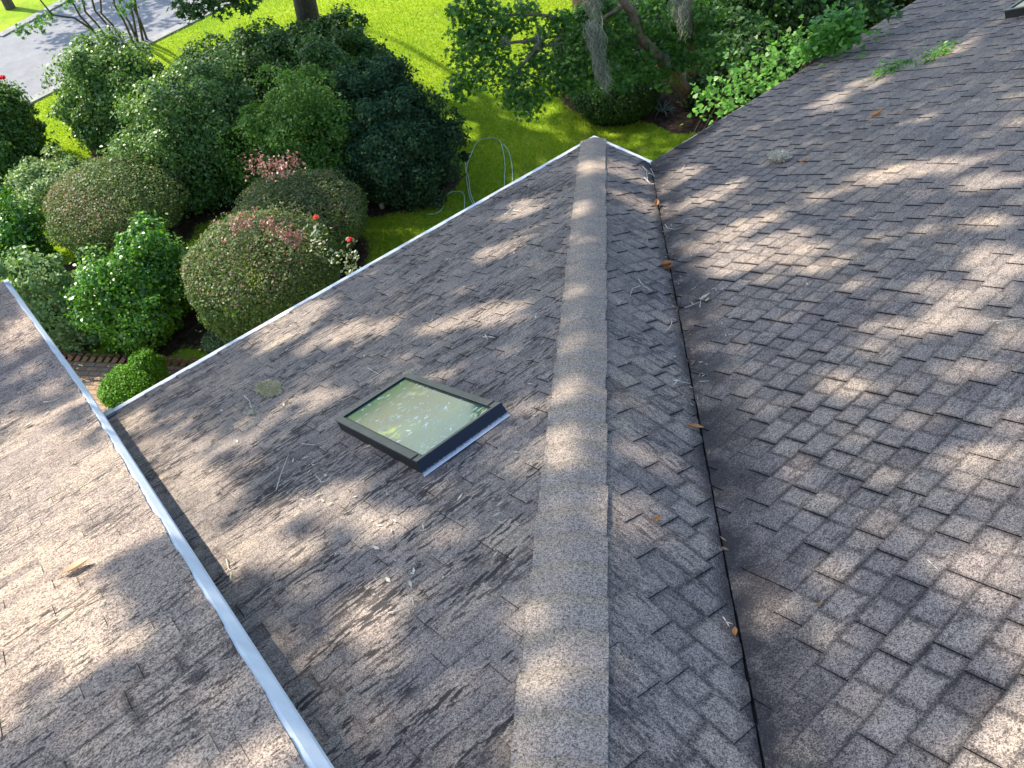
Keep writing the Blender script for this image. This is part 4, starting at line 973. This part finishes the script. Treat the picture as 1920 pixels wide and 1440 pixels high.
M_PAVE = brick_mat('walk_brick', (.33, .22, .14), (.40, .28, .19), (.16, .13, .10), 1, .20, .10)
pts = [ground(u, v, ZG+.012) for u, v in ((20, 672), (455, 692), (455, 850), (20, 850))]
e1 = unit(pts[1]-pts[0]); e2 = np.array([-e1[1], e1[0], 0])
mb = MB(); mb.poly(pts[::-1], 0, [((p-pts[0])@e1, (p-pts[0])@e2) for p in pts][::-1]); tag(mb.build('brick_walk', M_PAVE), kind='structure')
mb = MB(); M_EB = brick_mat('edging_brick', (.26, .12, .075), (.34, .18, .10), (.3, .25, .2), 1, 5, 5)
L = np.linalg.norm(pts[1]-pts[0]); k = 0.05
while k < L:
    c = pts[0]+e1*k+e2*.05+np.array([0, 0, .05]); ax1 = unit(e1*.72+np.array([0, 0, .69])); ax3 = np.cross(ax1, e2)
    mb.box(c, .095, .045, .03, [ax1, e2, ax3], 0, random.random()); k += .135
tag(mb.build('brick_edging', M_EB), 'sawtooth row of tilted bricks between walk and planting bed', 'edging')

# garden hose
M_HOSE = simple('hose_rubber', (.36, .50, .37), .5, .4, 30, .2)
def gtube(pxs, rad, lift=.03):
    base = [ground(u, v, ZG+lift) for u, v in pxs]; out = []
    for i in range(len(base)-1):
        p0, p1, p2, p3 = base[max(i-1, 0)], base[i], base[i+1], base[min(i+2, len(base)-1)]
        for k in range(5):
            t_ = k/5; out.append(.5*((2*p1)+(p2-p0)*t_+(2*p0-5*p1+4*p2-p3)*t_*t_+(3*p1-3*p2+p3-p0)*t_**3))
    out.append(base[-1]); return out
root = thing('garden_hose', ground(910, 330), 'pale green garden hose looped on the shaded lawn', 'hose')
mb = MB()
for q_ in ([(905, 400), (884, 378), (876, 345), (874, 318), (884, 288), (897, 265), (918, 259), (936, 263), (943, 282), (947, 310), (946, 335), (946, 372)],
           [(896, 395), (882, 362), (879, 335), (872, 312), (882, 286)], [(943, 270), (953, 283), (960, 310), (961, 340), (960, 380)]):
    mb.tube(gtube(q_, .011), .0085, 7)
mb.build('coil', M_HOSE, root)
mb = MB()
mb.tube(gtube([(800, 402), (818, 400), (830, 390), (832, 375), (842, 362), (856, 359), (868, 362), (871, 375), (870, 400)], .011), .009, 7); mb.build('loose_end', M_HOSE, root)
# little pale green cups
M_CUP = simple('pale_green_plastic', (.34, .45, .36), .5, .4, 12, .12)
for (u, v), lab in (((717, 390), 'pale green plastic cup at the shrub foot, farthest from the hose'), ((741, 382), 'pale green plastic cup in the middle of a row of three'), ((758, 373), 'pale green plastic cup nearest the coiled hose')):
    g_ = ground(u, v); mb = MB(); n = 12
    R_ = lambda r_, z: [g_+np.array([r_*math.cos(6.2832*k/n), r_*math.sin(6.2832*k/n), z]) for k in range(n)]
    rings = [R_(.042, 0), R_(.058, .11), R_(.064, .115), R_(.064, .13), R_(.052, .13), R_(.045, .05)]
    for i in range(5):
        for k in range(n): mb.poly([rings[i][k], rings[i][(k+1) % n], rings[i+1][(k+1) % n], rings[i+1][k]], 0)
    mb.poly(rings[5], 0); tag(mb.build('plastic_cup', M_CUP), lab, 'cup', 'pale cups along the shrub border')

# ------------------------------------------------------------------ litter on the roof
M_TWIG = simple('dry_twig', (.52, .47, .39), .8, .2, 60, .3)
M_DRY = leaf_mat('dry_leaf', [(.30, .12, .035), (.42, .19, .06), (.36, .20, .10)], .5, .4, .15, (1.2, 1, .7))
M_FLECK = leaf_mat('bleached_litter', [(.36, .31, .22), (.50, .44, .34), (.66, .61, .50)], .7, .2, .1, (1, 1, 1))
M_LICH = leaf_mat('lichen', [(.40, .36, .27), (.52, .48, .37), (.64, .60, .48)], .9, .1, .1, (1, 1, .9))
M_LICHY = leaf_mat('yellow_lichen', [(.40, .36, .20), (.52, .47, .28), (.62, .57, .38)], .9, .1, .1, (1, 1, .9))
PLN = {'L': PL, 'M': PM, 'R': PR, 'U': PU}
def twig(pl, strands, label, rad=.0035, leafs=(), group='twigs on the roof'):
    P0 = PLN[pl]; mb = MB()
    for s_ in strands:
        pts = []
        for i in range(len(s_)-1):
            for k in range(4):
                f = k/4; pts.append((s_[i][0]*(1-f)+s_[i+1][0]*f, s_[i][1]*(1-f)+s_[i+1][1]*f))
        pts.append(s_[-1]); n = len(pts)
        W_ = [P0.at(u, v, .016+.012*abs(math.sin(i*.7))+.003) for i, (u, v) in enumerate(pts)]
        mb.tube(W_, [rad*(1.15-.7*i/n) for i in range(n)], 5)
    for (u, v, sz) in leafs:
        c = P0.at(u, v, .022); a = random.uniform(0, 6.28); d = P0.ea*math.cos(a)+P0.es*math.sin(a); b = np.cross(P0.n, d)
        mb.poly([c-d*sz/2, c+b*sz*.2+P0.n*.005, c+d*sz/2+P0.n*.01, c-b*sz*.2], 1, None, random.random())
    return tag(mb.build('twig', [M_TWIG, M_FLECK]), label, 'twig', group)
twig('M', [[(1205, 312), (1215, 322), (1226, 330)], [(1212, 318), (1214, 338), (1222, 346)], [(1208, 332), (1218, 345)], [(1220, 316), (1228, 332)]], 'cluster of tangled twigs in the valley next to the white edge', .004, [(1216, 326, .05), (1224, 345, .04)])
twig('R', [[(1278, 320), (1284, 310), (1280, 308)], [(1282, 316), (1302, 313)]], 'forked pale twig just right of the tangled cluster')
twig('R', [[(1247, 421), (1252, 428), (1266, 430), (1279, 426)]], 'curved pale twig just right of the valley')
twig('R', [[(1278, 418), (1283, 411), (1301, 408)]], 'bent twig above the curved valley twig')
twig('M', [[(1202, 452), (1210, 456), (1226, 457)], [(1212, 456), (1214, 449)]], 'small branched twig left of the valley, above the brown leaf', .003)
twig('M', [[(1197, 523), (1206, 536), (1224, 545)], [(1200, 536), (1186, 541), (1181, 556)]], 'long twig pair left of the valley, below the brown leaf', .0035)
twig('R', [[(1284, 577), (1300, 571), (1312, 566)], [(1312, 576), (1314, 563)], [(1300, 571), (1296, 566)]], 'sprig with pale split leaves right of the valley', .003, [(1321, 556, .10), (1326, 562, .09), (1316, 561, .06)])
twig('M', [[(1248, 620), (1256, 614), (1260, 604), (1258, 597)]], 'hook shaped twig left of the valley line')
twig('M', [[(1268, 712), (1280, 716), (1294, 719)], [(1263, 722), (1272, 712)]], 'short pale twig crossing the valley line', .004, [(1268, 714, .05)])
twig('R', [[(1312, 715), (1330, 714)]], 'straight pale straw right of the valley line', .0025)
twig('L', [[(945, 402), (958, 396), (975, 387), (1000, 373)], [(950, 398), (960, 390), (955, 385)], [(962, 394), (975, 396)]], 'straggly twig near the far end of the lower slope', .0045)
twig('L', [[(518, 918), (526, 890), (541, 852)], [(522, 878), (508, 888), (488, 905)], [(526, 890), (533, 885)]], 'forked twig on the lower slope left of the skylight', .003)
twig('L', [[(424, 1048), (428, 1066), (434, 1070), (431, 1090)]], 'zigzag straw on the lower slope beside the upper roof', .003)
twig('L', [[(458, 742), (468, 752), (472, 772)], [(472, 772), (477, 769), (482, 764)]], 'hooked twig below the pale lichen patch', .004, [(472, 771, .07)])
twig('L', [[(728, 1149), (752, 1143), (772, 1132)], [(764, 1136), (772, 1120), (776, 1134)]], 'pale straw on the lower slope below the skylight', .003)
twig('L', [[(690, 690), (700, 696), (711, 702)]], 'short bright straw just above the skylight frame', .004)
twig('L', [[(906, 632), (916, 631), (928, 633)], [(910, 628), (914, 636)]], 'white straw cluster in the middle of the lower slope', .005)
twig('L', [[(566, 832), (590, 834), (610, 826)]], 'thin twig on the lower slope just left of the skylight corner', .0028)
twig('L', [[(600, 904), (612, 902), (622, 890)], [(592, 892), (604, 904)]], 'crossed dark twigs below the near corner of the skylight', .0028)
twig('L', [[(893, 672), (906, 668), (918, 660)]], 'grey twig between the skylight and the hip', .003)
twig('U', [[(82, 754), (98, 752), (112, 746)]], 'thin pale twig lying on the higher left roof', .006)
twig('M', [[(1356, 1157), (1362, 1166), (1374, 1170)], [(1362, 1166), (1368, 1176)]], 'forked straw on the valley line near the bottom', .003)
twig('R', [[(1862, 602), (1890, 600), (1916, 597)], [(1868, 606), (1880, 602)]], 'straw at the right edge of the main slope', .003)
twig('R', [[(1574, 1073), (1582, 1066), (1590, 1064)]], 'short curved straw in the lower part of the main slope', .003)
twig('R', [[(1740, 1050), (1750, 1060), (1761, 1070)]], 'straight straw in the lower right of the main slope', .0028)
twig('R', [[(1630, 408), (1645, 411), (1656, 407)], [(1640, 408), (1648, 402)]], 'pale twig on the upper part of the main slope', .003)
twig('R', [[(1360, 345), (1378, 341), (1402, 337)]], 'long faint straw on the main slope left of the moss lump', .003)
twig('R', [[(1560, 212), (1564, 206), (1576, 201)], [(1564, 206), (1580, 203)]], 'brown twig high on the main slope', .005)

def leaf_obj(pl, u, v, L, ang, mat, label, name='fallen_leaf', curl=.3, w=.34, group='fallen leaves on the roof', lift=.02):
    P0 = PLN[pl]; c = P0.at(u, v, lift); mb = MB(); n = 8
    a = math.radians(ang)
    rd = ROT[0]-P0.n*(ROT[0]@P0.n); rd = unit(rd); ud = np.cross(P0.n, rd)
    d = rd*math.cos(a)+ud*math.sin(a); b = np.cross(P0.n, d)
    for i in range(n):
        f0, f1 = i/n, (i+1)/n
        def row(f):
            hw = w*L*.5*math.sin(math.pi*min(1, f*1.02))**.8; x = (f-.5)*L; z = curl*L*((f-.35)**2)*1.1
            ctr = c+d*x+P0.n*(z+.003)
            return [ctr-b*hw+P0.n*hw*curl*1.6, ctr, ctr+b*hw+P0.n*hw*curl*1.6]
        r0, r1 = row(f0), row(f1)
        for j in range(2): mb.poly([r0[j], r0[j+1], r1[j+1], r1[j]], 0, None, .25+.5*f0)
    e = c-d*L*.5
    mb.tube([e+P0.n*.004, e-d*L*.18+P0.n*.002], [.002*L/.08, .0015*L/.08], 4, 0)
    return tag(mb.build(name, mat), label, 'leaf', group)
leaf_obj('U', 146, 1067, .20, 5, leaf_mat('curled_leaf', [(.30, .13, .05), (.36, .19, .09), (.60, .50, .33), (.66, .58, .40)], .5, .4, .15, (1.2, 1, .7)), 'large curled brown leaf on the sunlit higher left roof', curl=.42, w=.42)
leaf_obj('M', 1248, 500, .13, 20, M_DRY, 'crumpled brown leaf lying in the valley', curl=.8, w=.5)
leaf_obj('R', 1254, 506, .09, -40, M_DRY, 'small crumpled leaf touching the brown one in the valley', curl=.8, w=.5)
leaf_obj('M', 1302, 803, .10, -15, M_DRY, 'orange tan leaf on the valley line below the skylight level', curl=.5, w=.42)
leaf_obj('M', 1231, 975, .055, 30, M_DRY, 'small orange leaf scrap on the narrow slope', curl=.5, w=.5)
leaf_obj('R', 1379, 1186, .045, 75, M_DRY, 'little tan leaf on the valley line near the bottom', curl=.5, w=.5)
leaf_obj('R', 1645, 215, .16, 10, M_DRY, 'orange star shaped leaf high on the main slope', curl=.4, w=.5)
leaf_obj('R', 1508, 303, .10, 0, M_DRY, 'brown leaf beside the grey moss lump', curl=.5, w=.45)
leaf_obj('M', 1229, 386, .14, 80, M_DRY, 'dark brown leaf upright in the valley above the curved twig', curl=.9, w=.4)
leaf_obj('R', 1538, 1134, .025, 20, M_DRY, 'tiny orange scrap low on the main slope', curl=.5, w=.6)
leaf_obj('L', 690, 838, .05, -8, M_FLECK, 'pale oval leaf beside the skylight curb', curl=.2, w=.45)
leaf_obj('U', 53, 798, .09, 25, M_FLECK, 'white feather like scrap on the higher left roof', curl=.3, w=.5)
leaf_obj('U', 88, 776, .07, 60, M_FLECK, 'small pale scrap right of the white feather like one', curl=.3, w=.4)

def lichen(pl, u, v, ru, rv, mat, label, n=700, hgt=.035, name='moss_clump'):
    P0 = PLN[pl]; P_ = []; N_ = []
    for _ in range(n):
        a = random.uniform(0, 6.28); q_ = math.sqrt(random.random())*random.uniform(.6, 1.0)
        c = P0.at(u+ru*q_*math.cos(a), v+rv*q_*math.sin(a), .016+hgt*(1-q_*.8)*random.random()); P_.append(c); N_.append(P0.n+np.array([random.gauss(0, .6) for _ in range(3)]))
    o = leaves(name, np.array(P_), np.array(N_), .035, 'narrow', mat, None, .8, 1.2)
    return tag(o, label, 'moss', 'moss clumps on the roof')
lichen('R', 1462, 292, 25, 12, M_LICH, 'round grey moss lump on the main slope', 1500, .09)
lichen('L', 505, 728, 30, 18, M_LICHY, 'yellowish lichen patch on the lower slope', 1200, .02)
lichen('L', 470, 770, 14, 10, M_LICH, 'small grey lichen tuft beside the hooked twig', 160, .03)

# scattered bleached scraps: nothing tells these apart within one slope
M_CRUMB = leaf_mat('leaf_crumb', [(.10, .06, .03), (.22, .13, .06), (.34, .24, .13)], .8, .2, .1, (1, .9, .7))
def flecks(pl, spots, label, group, szs=(.018, .045), mat=None):
    P0 = PLN[pl]
    for (u, v) in spots:
        c = P0.at(u, v, .016); L = random.uniform(*szs); a = random.uniform(0, 6.28); d = P0.ea*math.cos(a)+P0.es*math.sin(a); b = np.cross(P0.n, d); w_ = L*random.uniform(.09, .3); mb = MB()
        k = [c-d*L/2+P0.n*.002, c-b*w_*.6+P0.n*.003, c+d*L/2+P0.n*.006, c+b*w_*.6+P0.n*.003]
        lo_ = [x-P0.n*.002 for x in k]; t_ = random.random()
        mb.poly(k, 0, None, t_)
        for i in range(4): mb.poly([lo_[i], lo_[(i+1) % 4], k[(i+1) % 4], k[i]], 0, None, t_)
        tag(mb.build('litter_scrap', mat or M_FLECK), label, 'litter', group)
rr = random.Random(21)
sp = [(1230+rr.gauss(0, 16)+(v-320)*.16, v) for v in [rr.uniform(318, 760) for _ in range(60)]]
R_sp = [q for q in sp if q[0] > 1222+(q[1]-305)*.186+4]; M_sp = [q for q in sp if q[0] < 1222+(q[1]-305)*.186-5]
R_sp += [(1255+abs(rr.gauss(0, 150)), rr.uniform(300, 640)) for _ in range(60)]
R_sp = [(u, v) for u, v in R_sp if u > 1230+(v-305)*.186 and v > 300-(u-1220)*.3]
R_sp += [(1600+rr.uniform(-250, 300), rr.uniform(150, 700)) for _ in range(26)]
R_sp = [(u, v) for u, v in R_sp if v > 320-(u-1220)*.45]
M_sp += [(rr.uniform(1150, 1200)+(v-600)*.05, v) for v in [rr.uniform(420, 900) for _ in range(12)]]
V_sp = [(1222+(v-305)*.186+rr.gauss(3, 7), v) for v in [305+abs(rr.gauss(0, 1))*330 for _ in range(75)] if v < 1250]
flecks('M', [q for q in V_sp if q[0] < 1222+(q[1]-305)*.186-1], 'brown crumb of leaf litter caught on the near side of the valley line', 'leaf crumbs in the valley', (.02, .06), M_CRUMB)
flecks('R', [q for q in V_sp if q[0] > 1222+(q[1]-305)*.186+1], 'brown crumb of leaf litter caught on the far side of the valley line', 'leaf crumbs beyond the valley line', (.02, .06), M_CRUMB)
flecks('R', R_sp, 'small bleached leaf scrap lying on the main shingle slope', 'bleached scraps on the main slope')
flecks('M', M_sp, 'small bleached leaf scrap lying on the narrow slope by the valley', 'bleached scraps on the narrow slope')
L_sp = [(u, v) for u, v in [(rr.uniform(260, 1020), rr.uniform(420, 1100)) for _ in range(260)] if v > 800-(u-200)*.56 and u < 1060-(v-300)*.12 and v < 300+u*1.2 and not (620 < u < 960 and 690 < v < 900)][:95]
flecks('L', L_sp, 'small bleached leaf scrap lying on the lower shingle slope', 'bleached scraps on the lower slope', (.02, .065))

# ------------------------------------------------------------------ light
w = bpy.data.worlds.new('World'); SC.world = w; w.use_nodes = True; nt = w.node_tree; nt.nodes.clear()
sky = nt.nodes.new('ShaderNodeTexSky'); sky.sky_type = 'NISHITA'; sky.sun_disc = False
sky.sun_elevation = math.asin(SUN[2]); sky.sun_rotation = math.atan2(SUN[0], SUN[1])
bg = nt.nodes.new('ShaderNodeBackground'); bg.inputs[1].default_value = 0.15; nt.links.new(sky.outputs[0], bg.inputs[0])
o_ = nt.nodes.new('ShaderNodeOutputWorld'); nt.links.new(bg.outputs[0], o_.inputs[0])
sd_ = bpy.data.lights.new('sun', 'SUN'); sd_.energy = 3.5; sd_.angle = math.radians(.75); sd_.color = (1.0, .91, .76)
so = bpy.data.objects.new('sun', sd_); COL.objects.link(so); so.rotation_euler = Vector(SUN).to_track_quat('Z', 'Y').to_euler(); so.location = (-10, 14, 25)
SC.view_settings.view_transform = 'Standard'; SC.view_settings.look = 'None'; SC.view_settings.gamma = 1; SC.view_settings.exposure = 1.5
SC.render.engine = 'CYCLES'; SC.cycles.max_bounces = 6; SC.cycles.diffuse_bounces = 3; SC.cycles.transmission_bounces = 3; SC.cycles.use_denoising = True
